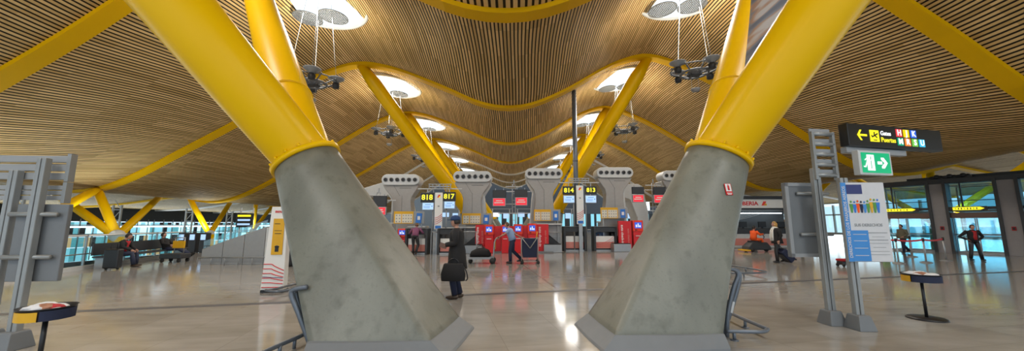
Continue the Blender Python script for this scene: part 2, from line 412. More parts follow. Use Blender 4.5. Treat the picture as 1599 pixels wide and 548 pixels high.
def chandelier(x, y, z, label, s=1.0):
    t = thing('hanging_luminaire', label, 'lamp', (x, y, z), 0, 'clusters of suspended reflector lamps')
    m = mb('midgrey')
    for i in range(8):
        a = 2*PI*i/8; m.tube([(.25*math.cos(a), .25*math.sin(a), -.18), (.55*math.cos(a), .55*math.sin(a), -.1), (1.0*s*math.cos(a), .9*math.sin(a), .1)], .03, 6)
    m.tube([(.55*math.cos(2*PI*i/20), .55*math.sin(2*PI*i/20), -.12) for i in range(20)], .05, 6, closed=True)
    m.tube([(.95*s*math.cos(2*PI*i/20), .85*math.sin(2*PI*i/20), .06) for i in range(20)], .03, 6, closed=True)
    m.build('frame', t)
    for i in range(4):
        a = 2*PI*i/4+.4; c = (.92*s*math.cos(a), .8*math.sin(a), .14)
        d = mb('grey').lathe([(.1, -.12), (.16, -.03), (.32, .06), (.34, .10), (.3, .08), (.12, 0)], c, 18).build('reflector', t)
        mb('dark').lathe([(.02, -.38), (.13, -.36), (.15, -.2), (.1, -.1)], c, 14).build('projector', d)
        zt = roofz(x+c[0], y+c[1])-z
        mb('grey').tube([(c[0], c[1], .2), (c[0]*.55, c[1]*.5, zt)], .009, 5).build('cable', t)
    mb('dark').box((0, 0, -.12), (.5, .35, .22)).build('ballast_box', t, .02)
    m = mb('grey'); m.lathe([(.02, -.95), (.14, -.92), (.2, -.82), (.18, -.8)], n=16); m.tube([(.15, 0, -.82), (.15, 0, -.15)], .01, 5); m.tube([(-.15, 0, -.82), (-.15, 0, -.15)], .01, 5)
    m.build('pendant_dish', t)
    return t
for k in range(0, 7):
    y = 1.5+9.8*k+3.5
    ordn = ['overhead, behind the near columns', 'nearest in view at the top of the photo', 'beside the second yellow beam', 'beside the third yellow beam', 'fourth along the row', 'fifth along the row', 'farthest along the row'][k]
    skylight(-8.7, y, 'glowing oval skylight in the left row, '+ordn)
    skylight(7.9, y, 'glowing oval skylight in the right row, '+ordn)
    if 1 <= k <= 5:
        p = ['', 'nearest', 'second', 'third', 'fourth', 'fifth'][k]
        chandelier(-8.6, y, 7.95 if k > 1 else 7.7, 'cluster of grey reflector lamps on thin cables, %s in the left row' % p)
        chandelier(7.9, y, 8.15, 'cluster of grey reflector lamps on thin cables, %s in the right row' % p)
for (x, y, l) in ((-33, 26, 'narrow bright skylight in the outer left roof, near one'), (-34, 36, 'narrow bright skylight in the outer left roof, far one'),
                  (31, 20, 'narrow bright skylight in the outer right roof above the lifts'), (31, 30, 'narrow bright skylight in the outer right roof, far one'), (31, 40, 'small bright skylight deepest in the outer right roof')):
    t = skylight(x, y, l, 1.9)

# ------------------------------------------------------------ V-columns
def strut(m, a, b, r, r2=None):
    a = Vector(a); b = Vector(b); L = (b-a).length; d = (b-a)/L
    pts = [a, a+d*L*.02, a+d*(L-1.3), a+d*L]; r2 = r2 or r; m.tube(pts, [r, r, r2, r2*.6], 28)
    return d
def column(side, cy, base, capc, capr, tops, label, big=False, seed=0):
    sx = side
    t = thing('roof_column', label, 'column', (0, 0, 0), 0, 'yellow V shaped roof columns')
    cx, cyy, cz = capc
    ax = Vector(((cx-sum(p[0] for p in base)/4)*.9, 0, cz)).normalized()
    u = Vector((ax.z, 0, -ax.x)).normalized(); w = Vector((0, 1, 0))
    N = 64; rings = []
    corners = [Vector((p[0], p[1], 0)) for p in base]
    def sq(i):
        q = (i/N*4) % 4; k = int(q); f = q-k
        return corners[k].lerp(corners[(k+1) % 4], f)
    def circ(i):
        a = 2*PI*(i/N)+ang0
        return Vector(capc)+u*capr*math.cos(a)+w*capr*math.sin(a)
    bc = sum(corners, Vector())/4
    ang0 = math.atan2(corners[0].y-bc.y, corners[0].x-bc.x)
    if (corners[1]-corners[0]).cross(corners[2]-corners[1]).z < 0: raise ValueError('cw')
    for k in range(13):
        f = k/12; bl = f**1.0
        ring = []
        for i in range(N):
            s = sq(i); c = circ(i)
            ring.append(s.lerp(c, bl))
        rings.append(ring)
    mb('concrete').loft(rings).build('concrete_base', t)
    for p in t.children: pass
    # kick plinth round the foot
    m = mb('midgrey'); out = []
    for z, g in ((0, .10), (.03, .10), (.17, .02), (.19, -.02)):
        fr = z/cz
        out.append([sq(i).lerp(circ(i), fr)*1+((sq(i)-bc).normalized()*g)+Vector((0, 0, 0)) for i in range(N)])
    for r_, z in zip(out, (0.003, .03, .17, .19)):
        for p in r_: p.z = z
    m.loft(out, cap=False, smooth=False).build('kick_plate', t)
    # flange
    m = mb('yellow'); rr = []
    for o_, g in ((-.03, 1.0), (-.03, 1.1), (.05, 1.1), (.05, .97)):
        rr.append([Vector(capc)+ax*o_+u*capr*g*math.cos(2*PI*i/48)+w*capr*g*math.sin(2*PI*i/48) for i in range(48)])
    rr.append(rr[0]); m.loft(rr, cap=False); m.build('flange', t)
    for i in range(16):
        a = 2*PI*i/16
        p = Vector(capc)+ax*.05+u*capr*1.05*math.cos(a)+w*capr*1.05*math.sin(a)
        b = mb('yellow'); b.tube([p, p+ax*.05], .022, 6); b.build('bolt', t)
    for tp in tops:
        m = mb('yellow'); off = (Vector(tp)-Vector(capc)).normalized()
        strut(m, Vector(capc)-off*.25, tp, capr*.86, None if cy > 10 else (.60 if tp[1] < 5 else .31)); o = m.build('strut', t)
        # joint collar lines
        d = off; q = Vector(capc)+d*1.9
        mb('yellow').tube([q-d*.012, q+d*.012], capr*.868, 28).build('weld_ring', o)
    return t
PX = 9.0
def tops(sx, y0, y1, x0=None, x1=None):
    xl = 9.4 if sx < 0 else 8.5
    return [((x0 or xl)*sx, y0, roofz((x0 or xl)*sx, y0, False)+.05), ((x1 or xl)*sx, y1, roofz((x1 or xl)*sx, y1, False)+.05)]
# near pair (measured feet)
column(-1, 6, [(-.66, 5.68), (-2.85, 5.62), (-2.33, 4.42), (-.84, 4.5)], (-3.45, 5.95, 2.62), .50, tops(-1, 1.5, 11.3),
       'huge yellow V column on a leaning concrete base, left of the central aisle, nearest')
column(1, 6, [(2.95, 5.72), (1.06, 5.86), (1.2, 4.72), (2.64, 4.78)], (3.46, 5.95, 2.68), .48, tops(1, 1.5, 11.3, None, 8.95),
       'huge yellow V column on a leaning concrete base with a red fire notice, right of the aisle')
for sx in (-1, 1):
    for n, y in enumerate((25.6, 45.2, 64.8)):
        c = 3.1*sx; b = [(c+1.2*1, y+.6), (c-1.2, y+.6), (c-1.2, y-.6), (c+1.2, y-.6)]
        b = [(x-.9*sx, yy) for x, yy in b]
        side = 'left' if sx < 0 else 'right'
        column(sx, y, b, (c*1.02, y, 2.5), .5, tops(sx, y-4.4, y+5.4),
               'yellow V column behind the check-in islands, %s side, %s' % (side, ['first beyond the desks', 'second beyond the desks', 'deepest in the hall'][n]))
for sx in (-1, 1):     # concrete foot of the near pair continues; the fire notice on the right one
    pass
from mathutils.bvhtree import BVHTree
cb = [o for o in bpy.data.objects if o.name.startswith('concrete_base')][1].data
bv = BVHTree.FromPolygons([v.co[:] for v in cb.vertices], [p.vertices[:] for p in cb.polygons])
tgt = at(1137, 296, 5); eye = Vector((0, 0, H)); hit, nor, _, _ = bv.ray_cast(eye, (tgt-eye).normalized())
if nor.dot(eye-hit) < 0: nor = -nor
t = thing('fire_extinguisher_notice', 'small red fire extinguisher notice stuck on the right concrete base', 'sign', hit+nor*.012)
zz = (Vector((0, 0, 1))-nor*nor.z).normalized(); yy = -nor; xx_ = yy.cross(zz)
t.rotation_euler = Matrix((xx_, yy, zz)).transposed().to_euler()
mb('red').box((0, 0, 0), (.105, .008, .175)).build('plate', t)
m = mb('white'); m.box((0, -.006, .025), (.085, .004, .115)); m.build('picture_field', t)
m = mb('red'); m.lathe([(.001, -.045), (.016, -.045), (.016, .02), (.006, .03), (.006, .045), (.001, .045)], (0, -.01, .03), 10, 1, .3); m.build('extinguisher_symbol', t)
mb('white').box((0, -.006, -.06), (.08, .004, .01)).box((0, -.006, -.078), (.06, .004, .01)).build('caption_lines', t)

# mural banner stretched between the two struts of the right column
def bannermat():
    m, nt, b = newmat('printed_banner'); n = nt.nodes; l = nt.links
    tc = n.new('ShaderNodeTexCoord'); mp = n.new('ShaderNodeMapping'); mp.inputs['Rotation'].default_value = (.3, .6, .3); mp.inputs['Scale'].default_value = (.3, .3, 1.1)
    no = n.new('ShaderNodeTexNoise'); no.inputs['Scale'].default_value = 1.3; no.inputs['Detail'].default_value = 3
    l.new(tc.outputs['Object'], mp.inputs[0]); l.new(mp.outputs[0], no.inputs['Vector'])
    r = n.new('ShaderNodeValToRGB'); e = r.color_ramp.elements
    e[0].position = .44; e[0].color = (.12, .15, .22, 1); e[1].position = .7; e[1].color = (.5, .52, .56, 1)
    for p, c in ((.50, (.22, .25, .32, 1)), (.53, (.4, .25, .18, 1)), (.57, (.5, .5, .53, 1))): x = e.new(p); x.color = c
    l.new(no.outputs['Fac'], r.inputs[0]); l.new(r.outputs[0], b.inputs['Base Color']); b.inputs['Roughness'].default_value = .7
    return m
M['banner'] = bannermat()
cap = Vector((3.46, 5.95, 2.68)); A, B = [Vector(p) for p in tops(1, 1.5, 11.3)]
m = mb('banner'); f = []
pts = [cap.lerp(A, .2)+Vector((.1, .12, 0)), cap.lerp(A, .93), cap.lerp(B, .93), cap.lerp(B, .2)]
nrm = (pts[1]-pts[0]).cross(pts[3]-pts[0]).normalized()*.01
m.add([p+nrm for p in pts]+[p-nrm for p in pts], [(0, 1, 2, 3), (7, 6, 5, 4), (0, 4, 5, 1), (1, 5, 6, 2), (2, 6, 7, 3), (3, 7, 4, 0)])
tag(m.build('mural_banner'), 'printed grey and blue banner stretched between the right column struts', 'banner')

# grey downpipe pole
pb = at(900, 290, 22.4)
m = mb('railgrey'); m.tube([(pb.x, 22.4, 0), (pb.x, 22.4, roofz(pb.x, 22.4)+.1)], .15, 16); m.tube([(pb.x, 22.4, 5.5), (pb.x, 22.4, 5.6)], .17, 16)
tag(m.build('grey_pole'), 'slim grey pole rising to the ceiling right of centre, in front of a yellow strut', 'pole')

# outer yellow trees, left over the void and right behind the lifts
def outer_tree(base, z0, zj, tips, label):
    t = thing('outer_roof_column', label, 'column', (0, 0, 0), 0, 'outer yellow roof columns')
    for dx in (-.28, .28):
        mb('yellow').tube([(base[0]+dx, base[1], z0), (base[0]+dx*.6, base[1], zj)], .2, 14).build('post', t)
    mb('light').ball((base[0], base[1], zj+.05), .33).build('joint', t)
    L = bpy.data.lights.new('joint_uplight', 'SPOT'); L.energy = 420 if base[0] < 0 else 1100; L.spot_size = math.radians(150); L.spot_blend = 1; L.shadow_soft_size = .4; L.color = (.85, .95, 1)
    q = bpy.data.objects.new('joint_uplight', L); COL.objects.link(q); q.location = (base[0], base[1]-.6, zj+.3); q.rotation_euler = (PI, 0, 0)
    for tp in tips:
        z = roofz(tp[0], tp[1], False)+.05
        p0 = Vector((base[0], base[1], zj)); p1 = Vector((tp[0], tp[1], z))
        mb('yellow').tube([p0, p0.lerp(p1, .9), p1], [.21, .21, .15], 16).build('strut', t)
outer_tree((-21.3, 19.6), -4, .9, [(-27.6, 21.2), (-30, 31), (-24.5, 21.1)], 'yellow forked column beyond the glass balustrade, behind the seated people')
outer_tree((-26.3, 31.6), -4, .7, [(-27.8, 30.9), (-31.5, 40.7)], 'yellow forked column beyond the grey stair parapet')
outer_tree((-19.7, 14.0), -4, .9, [(-24.3, 21.0), (-26.5, 11.4)], 'yellow forked column at the far left edge behind the sign post')
outer_tree((-30, 42), -4, .8, [(-29, 40.7), (-33, 50.5)], 'small yellow forked column farthest beyond the void')
outer_tree((31, 26.5), 0, 1.6, [(25, 21.2), (34, 21.2), (29, 31), (36, 31)], 'yellow forked column behind the lift doors')
outer_tree((27.5, 36), 0, 1.6, [(23.5, 30.9), (28, 30.9), (25, 40.7), (33, 40.7)], 'yellow forked column behind the airline counter, right')
outer_tree((29, 46), 0, 1.6, [(25, 40.7), (30, 50.5)], 'yellow forked column farthest on the right')
outer_tree((31, 16.5), 0, 1.6, [(30, 21.2), (26, 11.4), (36, 11.4)], 'yellow forked column behind the right hand lift')
#PART2
# ------------------------------------------------------------ check-in islands
def bulkhead(pxc, Y, zh, label, lean=0.0, shell_side=1):
    x = at(pxc, 272, Y).x
    t = thing('bulkhead_column', label, 'air bulkhead', (x, Y, 0), 0, 'grey air outlet columns of the check-in islands')
    hw = 1.12
    m = mb('light'); m.prism([(a, zh+b) for a, b in stadium(2*hw+.04, .66, 10)], 0, 1.1); o = m.build('outlet_head', t, .03)
    for i in range(6):
        cx = -.88+i*.352
        r = MB().use('steel'); r.T = Matrix.Translation((cx, 0, zh)) @ Matrix.Rotation(PI/2, 4, 'X')
        r.lathe([(.10, -.02), (.138, -.02), (.138, .025), (.112, .035)], n=20)
        r.use('black'); r.lathe([(.108, -.01), (.108, .042), (.06, .044), (.002, .044)], n=20)
        r.build('air_nozzle', o)
    zt = zh-.31
    L = [(-1.08, 0), (-.98, -.22), (-.62, -.72), (-.54, -1.0), (-.55, -1.5), (-.66, -2.3), (-.8, -zt+.0)]
    f = lambda dz: lean*(-dz)/3.0
    pl = [(a+f(b), zt+b) for a, b in L]; pr = [(-a+f(b), zt+b) for a, b in reversed(L)]
    m = mb('taupe'); m.prism(pl+pr, .12, .95); m.build('neck', t, .04)
    s = shell_side
    P = [(s*1.06, zt), (s*1.1, zt-.05), (s*.66, zt-.78), (s*.72, zt-1.2), (s*.98, 0), (s*.55, 0), (s*.4, zt-1.1), (s*.8, zt-.3)]
    P = [(a+f(b-zt), b) for a, b in P]
    if s < 0: P.reverse()
    mb('light').prism(P, .4, 1.4).build('side_shell', t, .03)
    m = mb('dark'); m.box((0+f(-1.2), .118, zt-1.4), (.012, .01, 1.5)); m.box((-.22, .117, zt-.35), (.012, .01, .75), ry=-.55); m.box((.3, .115, zt-.2), (.7, .01, .02))
    m.build('panel_seam', t)
    return t
YI = lambda px: 21.3+.13*(px-800)/560*21
bulkhead(626, YI(626)+.9, 4.22, 'grey flared column with six black air nozzles, leftmost of the row behind the desks', lean=.28, shell_side=-1)
bulkhead(738, YI(738), 4.36, 'grey flared column with six black air nozzles, second from the left, in front of a yellow strut', shell_side=1)
bulkhead(850, YI(850), 4.62, 'grey flared column with six black air nozzles, beside the 814 sign', shell_side=-1)
bulkhead(961, YI(961), 4.76, 'grey flared column with six black air nozzles, beside the 813 sign', lean=-.1, shell_side=1)
bulkhead(1062, YI(1062)+.6, 4.72, 'grey flared column mostly hidden by the right concrete base', lean=-.3, shell_side=-1)

def arch_shell(pts, Y, label):
    P = [at(a, b, Y) for a, b in pts]; n = len(P)
    m = mb('light'); m.prism([(p.x, p.z) for p in P], Y, Y+1.6)
    tag(m.build('curved_shell', None, .05), label, 'canopy', 'pale curved island shells')
arch_shell([(560, 296), (600, 284), (622, 287), (632, 294), (656, 396), (640, 396), (616, 318), (606, 304), (560, 306)], 23.5, 'pale curved arch shell left of the leftmost nozzle column')
arch_shell([(953, 293), (978, 287), (997, 287), (1004, 291), (1013, 330), (1018, 388), (1000, 388), (996, 340), (985, 312), (955, 301)], 24.5, 'pale curved arch shell right of the 813 column')

def info_board(px0, px1, y0, y1, Y, label):
    a = at(px0, y0, Y); b = at(px1, y1, Y); x0, x1, z1, z0 = a.x, b.x, a.z, b.z; w = x1-x0; h = z1-z0
    t = thing('baggage_chart_board', label, 'notice board', ((x0+x1)/2, Y, z0), 0, 'yellow and white baggage chart boards')
    for s in (-1, 1): mb('steel').box((s*w*.4, .08, -z0/2), (.05, .05, z0)).build('stand', t)
    mb('grey').box((0, .03, h/2), (w, .05, h)).build('backing', t, .01)
    m = mb('ypanel'); m.box((-w*.18, 0, h*.5), (w*.64, .02, h)); m.build('yellow_field', t)
    for k in (0, 1):
        m = mb('cream'); pw = w*(.2 if k == 0 else .34); cx = -w*.36 if k == 0 else -w*.06
        m.box((cx, -.012, h*.42), (pw, .01, h*.72)); m.use('taupe')
        n = 2 if k == 0 else 4
        for i in range(n):
            for j in range(3): m.box((cx-pw/2+pw*(i+.5)/n, -.019, h*(.16+.25*j)), (pw/n*.45, .006, h*.1))
        m.build('chart_sheet', t)
    m = mb('blue'); m.box((w*.32, -.01, h*.45), (w*.18, .02, h*.8), ry=.1 if px0 < 750 else 0); m.use('white').box((w*.32, -.024, h*.45), (w*.09, .006, h*.3)); m.build('blue_card', t)
    return t
info_board(616, 663, 330, 349, YI(640)-.3, 'yellow and white chart board with blue card behind the person in mauve')
info_board(722, 768, 333, 350, YI(740)-.3, 'yellow and white chart board with tilted blue card left of the red machines')
info_board(834, 876, 327, 345, YI(850)-.3, 'yellow and white chart board with blue card right of the red machines')
info_board(938, 981, 324, 341, YI(960)-.3, 'yellow and white chart board with blue card behind desk 813')

def shelf(px0, px1, y0, y1, Y, label):
    a = at(px0, y0, Y); b = at(px1, y1, Y); w = b.x-a.x; z = (a.z+b.z)/2
    t = thing('island_counter', label, 'counter', ((a.x+b.x)/2, Y, 0), 0, 'grey counters under the chart boards')
    mb('light').box((0, 0, z), (w, .9, .09)).build('countertop', t, .02)
    m = mb('grey'); m.box((0, .1, (z-.05)/2), (w*.92, .7, z-.05)); m.use('steel'); m.box((0, -.26, z*.55), (w*.9, .02, .04)); m.box((0, -.26, .12), (w*.92, .02, .2)); m.build('carcass', t)
shelf(640, 668, 352, 356, YI(650)+.2, 'grey counter behind desk 818')
shelf(718, 768, 352, 358, YI(740)+.1, 'grey counter below the tilted blue card, beside the red machines')
shelf(832, 877, 347, 353, YI(850)+.1, 'grey counter right of the red machines')
shelf(934, 985, 344, 349, YI(960)+1.2, 'long grey counter behind desk 813')

# desks
def desk(px0, px1, ytop, ybot, label, curves=True, band=True, grp='black and white check-in desks'):
    Y = G((px0+px1)/2, ybot).y; Y = min(Y, 21.6)
    a = at(px0, ytop, Y); b = at(px1, ytop, Y); w = b.x-a.x; h = a.z
    t = thing('check_in_desk', label, 'desk', ((a.x+b.x)/2, Y, 0), 0, grp)
    m = mb('dark')
    for s in (-1, 1): m.box((s*(w/2-.06), .3, h/2), (.12, .8, h))
    m.box((0, .3, h-.16), (w-.2, .7, .3)); m.box((0, .35, h*.3), (w-.2, .5, h*.58)); m.build('body', t, .02)
    mb('midgrey').box((0, .25, h+.015), (w, .7, .03)).build('worktop', t, .01)
    f = mb('white').box((0, .07, h*.36), (w-.3, .04, h*.5)).build('front_panel', t)
    if band:
        mb('salmon').box((0, .045, h*.24), (w-.3, .012, h*.26)).build('salmon_band', f)
    if curves:
        m = mb('red'); hw = (w-.34)/2
        for k in range(5):
            pts = []
            for i in range(9):
                q = i/8; pts.append((-hw+2*hw*q, .042, h*.16+k*.05+(q**2.2)*(.12+k*.075)))
            pts = [p for p in pts if p[2] < h*.6]
            m.tube(pts, .009, 5)
        m.build('red_curves', f)
    m = mb('steel'); m.box((0, -.02, .04), (w, .06, .07)); m.build('kick_rail', t)
    return t
desk(634, 669, 357, 397, 'check-in desk under sign 818 with the person in mauve leaning on it', curves=False)
desk(684, 722, 357, 397, 'check-in desk under sign 817, partly behind the coat wearer', curves=False)
desk(880, 915, 354, 388, 'check-in desk under sign 814 with a plain salmon band', curves=False)
desk(927, 963, 354, 388, 'check-in desk under sign 813 with red curved stripes', curves=True)
# baggage belts beside the desks
def belt(px, ybot, Y, label, flip):
    p = at(px, 380, Y); t = thing('baggage_scale', label, 'baggage conveyor', (p.x, Y, 0), 0, 'low baggage scales beside desks')
    mb('steel').box((0, .5, .22), (1.0, .9, .44)).build('plinth', t, .02)
    m = mb('black'); m.box((0, .5, .46), (.9, .9, .04)); m.build('belt', t)
    m = mb('dark'); m.prism([(-.5, .45), (.5, .45), (.5*flip, 1.15), (.35*flip, 1.15)], 0.93, .98); m.build('side_guard', t)
belt(738, 388, 19.5, 'steel baggage scale between desk 817 and the red machines', 1)
belt(864, 388, 20.2, 'steel baggage scale between the red machines and desk 814', -1)
belt(973, 388, 20.9, 'steel baggage scale to the right of desk 813', -1)

# gantries with totem, number signs and screens
def gantry(pxt, Y, ztop, pl, pr, label):
    x = at(pxt, 330, Y).x
    t = thing('sign_gantry', label, 'gantry', (x, Y, 0), 0, 'grey gantries over the desks')
    xl = at(pl, 330, Y).x-x; xr = at(pr, 330, Y).x-x
    for xx in (xl*.45, xr*.5): mb('steel').tube([(xx, .1, 0), (xx, .1, ztop+.15)], .035, 8).build('upright', t)
    m = mb('light'); m.box((0, .1, ztop+.16), (abs(xl)+abs(xr)+.9, .06, .05)); m.build('crossbar', t)
    m = mb('steel')
    for i in range(7):
        q = -.6+i*.2; m.box((q, .1, ztop+.3), (.03, .1, .26)); 
    m.box((0, .1, ztop+.42), (1.3, .06, .04)); m.box((0, .1, ztop+.28), (1.1, .2, .05)); m.build('cable_tray', t)
    return x, xl, xr
def totem_banner(x, Y, z0, z1, w, label):
    t = thing('desk_totem', label, 'totem', (x, Y, 0), 0, 'slim white totems between desk pairs')
    m = mb('white'); m.box((0, 0, (z0+z1)/2), (w, .1, z1-z0)); o = m.build('panel', t, .01)
    mb('steel').box((0, 0, z0/2), (w*.5, .08, z0)).build('foot', t)
    m = mb('red'); 
    for k in range(4):
        pts = [(-w/2+.01+(w-.02)*i/8, -.056, z0+.28+k*.11+.22*(i/8)**1.7) for i in range(9)]
        m.tube(pts, .012, 5)
    m.build('red_curves', o)
    m = mb('orangered'); m.add([(-.09, -.06, z1-.28), (.02, -.06, z1-.28), (.1, -.06, z1-.12), (-.02, -.06, z1-.12)], [(0, 1, 2, 3)])
    m.use('e_tile_y'); m.add([(.0, -.062, z1-.28), (.09, -.062, z1-.28), (.09, -.062, z1-.2), (.03, -.062, z1-.2)], [(0, 1, 2, 3)]); m.build('wing_logo', o)
    m = mb('grey'); m.box((0, -.055, z1-.75), (.1, .01, .08)); m.use('blue').box((0, -.055, z0+.12), (w*.75, .01, .16)); m.build('small_notice', o)
def number_sign(px0, px1, y0, y1, Y, s, label):
    a = at(px0, y0, Y); b = at(px1, y1, Y); w = b.x-a.x; h = a.z-b.z
    t = thing('desk_number_sign', label, 'sign', ((a.x+b.x)/2, Y, b.z), 0, 'black signs with yellow desk numbers')
    mb('signblack').box((0, 0, h/2), (w, .12, h)).build('casing', t, .01)
    text(s, h*.74, 'e_num', TT(0, -.066, h/2), t, 'digits', bold=.012, sx=1.05)
    mb('steel').box((0, .02, h+.08), (.05, .04, .2)).build('hanger', t)
def monitor(px0, px1, y0, y1, Y, scr, label, lines='white', grp='desk monitors', hang=.2):
    a = at(px0, y0, Y); b = at(px1, y1, Y); w = b.x-a.x; h = a.z-b.z
    t = thing('flight_monitor', label, 'monitor', ((a.x+b.x)/2, Y, b.z), 0, grp)
    mb('steel').box((0, .04, h/2), (w, .14, h)).build('casing', t, .012)
    s = mb(scr).box((0, -.035, h/2), (w*.9, .012, h*.86)).build('screen', t)
    m = mb('white' if lines == 'white' else 'blue')
    if lines == 'white': m.box((0, -.045, h*.66), (w*.5, .006, h*.1)); m.box((-w*.02, -.045, h*.42), (w*.7, .006, h*.12))
    else:
        m.box((0, -.045, h*.72), (w*.5, .006, h*.06)); m.box((-w*.1, -.045, h*.48), (w*.55, .006, h*.05)); m.box((-w*.1, -.045, h*.3), (w*.5, .006, h*.05)); m.box((w*.34, -.045, h*.5), (w*.08, .006, h*.12))
    m.build('screen_text', s)
    mb('steel').box((0, .06, h+hang/2), (.05, .04, hang)).build('bracket', t)
Y1 = 19.9; Y2 = 21.5
x, xl, xr = gantry(686, Y1, at(686, 299, Y1).z, 664, 708, 'grey gantry carrying signs 818 and 817')
totem_banner(x+.0, Y1-.1, at(686, 358, Y1).z, at(686, 301, Y1).z, .42, 'slim white totem with red curves between signs 818 and 817')
number_sign(658, 678, 301, 316, Y1, '818', 'black sign with yellow number 818')
number_sign(692, 712, 300, 314, Y1, '817', 'black sign with yellow number 817')
monitor(660, 678, 316, 328, Y1, 'e_screen', 'pale blue monitor under sign 818', 'b')
monitor(694, 711, 314, 326, Y1, 'e_screen', 'pale blue monitor under sign 817', 'b')
x, xl, xr = gantry(906, Y2, at(906, 289, Y2).z, 886, 926, 'grey gantry carrying signs 814 and 813')
totem_banner(x, Y2-.1, at(906, 350, Y2).z, at(906, 290, Y2).z, .42, 'slim white totem with red curves between signs 814 and 813')
number_sign(879, 898, 291, 304, Y2, '814', 'black sign with yellow number 814')
number_sign(914, 932, 291, 303, Y2, '813', 'black sign with yellow number 813')
monitor(880, 898, 305, 317, Y2, 'e_screen', 'pale blue monitor under sign 814', 'b')
monitor(914, 932, 305, 317, Y2, 'e_screen', 'pale blue monitor under sign 813', 'b')

# screen masts over the self service machines
def mast(px, Y, ytop, label):
    p = at(px, ytop, Y)
    t = thing('screen_mast', label, 'mast', (p.x, Y, 0), 0, 'steel masts carrying screens')
    for dx in (-.09, .09): mb('steel').tube([(dx, .2, 0), (dx, .2, p.z)], .03, 8).build('upright', t)
    m = mb('light')
    for z, w in ((p.z-.15, 1.0), (p.z-.45, 2.0), (p.z-1.2, 1.6), (p.z-1.75, 1.9)): m.box((0, .2, z), (w, .05, .05))
    m.build('crossbars', t)
    m = mb('steel'); 
    for i in range(8): m.box((0, .2, .6+i*.4), (.18, .03, .03))
    m.box((0, .2, p.z+.1), (.05, .05, .3)); m.build('rungs', t)
mast(803, 21.4, 287, 'steel screen mast in the middle, between the second and third nozzle columns')
mast(1022, 22.4, 285, 'steel screen mast near the edge of the right concrete base')
mast(590, 20.5, 300, 'steel screen mast near the edge of the left concrete base')
def darkbox(px0, px1, y0, y1, Y, label):
    a = at(px0, y0, Y); b = at(px1, y1, Y); w = b.x-a.x; h = a.z-b.z
    t = thing('dark_display', label, 'display', ((a.x+b.x)/2, Y, b.z), 0, 'unlit black display boxes')
    mb('black').box((0, 0, h/2), (w, .14, h)).build('casing', t, .01)
    m = mb('steel'); m.box((-w*.3, .02, h+.05), (.04, .03, .12)); m.box((w*.3, .02, h+.05), (.04, .03, .12)); m.build('bracket', t)
    m = mb('dark'); m.box((0, -.075, h/2), (w*.92, .01, h*.86)); m.build('face', t)
darkbox(770, 791, 297, 309, 21.3, 'unlit black box above the red screen, left of the middle mast')
darkbox(804, 824, 296, 308, 21.3, 'unlit black box above the red screen, right of the middle mast')
monitor(770, 790, 309, 322, 21.2, 'e_red', 'red lit screen left of the middle mast', hang=.05, grp='red lit screens')
monitor(805, 824, 308, 321, 21.2, 'e_red', 'red lit screen right of the middle mast', hang=.05, grp='red lit screens')
darkbox(987, 1006, 292, 303, 22.2, 'unlit black box left of the right mast')
darkbox(1020, 1040, 292, 304, 22.2, 'unlit black box at the edge of the right concrete base')
monitor(988, 1006, 304, 316, 22.1, 'e_red', 'red lit screen left of the right mast', hang=.05, grp='red lit screens')
monitor(1021, 1040, 304, 317, 22.1, 'e_red', 'red lit screen cut by the right concrete base', hang=.05, grp='red lit screens')
darkbox(584, 604, 306, 323, 20.3, 'unlit black box at the edge of the left concrete base')
monitor(584, 603, 323, 336, 20.2, 'e_red', 'red lit screen cut by the left concrete base', hang=.05, grp='red lit screens')

# red self service machines
def kiosk(px0, px1, y0, y1, Y, label):
    a = at(px0, y0, Y); w = at(px1, y0, Y).x-a.x; h = a.z
    t = thing('self_service_kiosk', label, 'kiosk', (a.x+w/2, Y, 0), 0, 'red self check-in machines')
    mb('red').box((0, .25, h*.42), (w*.92, .5, h*.84)).build('body', t, .02)
    hd = mb('orangered').box((0, .2, h*.82), (w, .5, h*.36)).build('head', t, .03)
    s = mb('e_blue').box((0, -.06, h*.84), (w*.66, .02, h*.19)).build('screen', hd)
    m = mb('e_white'); m.box((-w*.18, -.075, h*.82), (w*.1, .005, h*.08)); m.box((0, -.075, h*.84), (w*.08, .005, h*.12)); m.box((w*.17, -.075, h*.81), (w*.12, .005, h*.06)); m.build('screen_icons', s) if False else m.build('screen_icons', hd)
    mb('white').box((0, -.02, h*.5), (w*.5, .03, .03)).build('ticket_slot', t)
    mb('black').box((-w*.2, -.055, h*.69), (w*.2, .02, .05)).build('card_reader', hd)
    return t
def redpanel(px0, px1, y0, y1, Y, label, n=2, rot=1):
    a = at(px0, y0, Y); w = at(px1, y0, Y).x-a.x; h = a.z
    t = thing('red_side_panel', label, 'panel', (a.x+w/2, Y, 0), 0, 'red panels around the machines')
    mb('red').box((0, .1, h/2), (w, .2, h)).build('board', t, .01)
    if rot:
        text('auto check-in', .2, 'white', TT(-w*.22 if n == 2 else 0, -.004, h*.56, 0, PI/2*rot), t, 'lettering', sp=1.0, bold=.004)
        if n == 2: text('auto check-in', .16, 'salmon', TT(w*.26, -.004, h*.5, 0, PI/2*rot), t, 'faded_lettering', bold=.002)
    return t
YK = 20.0
kz = 351
redpanel(743, 757.5, kz, 389, YK+.25, 'tall red panel with white vertical lettering at the left end of the machines', 2, -1)
kiosk(757, 771.5, kz, 388, YK, 'leftmost red self check-in machine beside the lettered panel')
redpanel(771.5, 783.5, kz+2, 388, YK+.3, 'plain red panel between the two left machines', 1, 0)
kiosk(783.5, 795, kz, 388, YK, 'second red machine from the left, behind the trolley pusher')
redpanel(795, 802.5, kz+2, 388, YK+.3, 'narrow plain red panel in the middle of the machines', 1, 0)
kiosk(802.5, 816.5, kz-1, 388, YK+.1, 'third red machine, directly right of the trolley pusher')
redpanel(816.5, 824.5, kz+1, 388, YK+.35, 'narrow plain red panel between the two right machines', 1, 0)
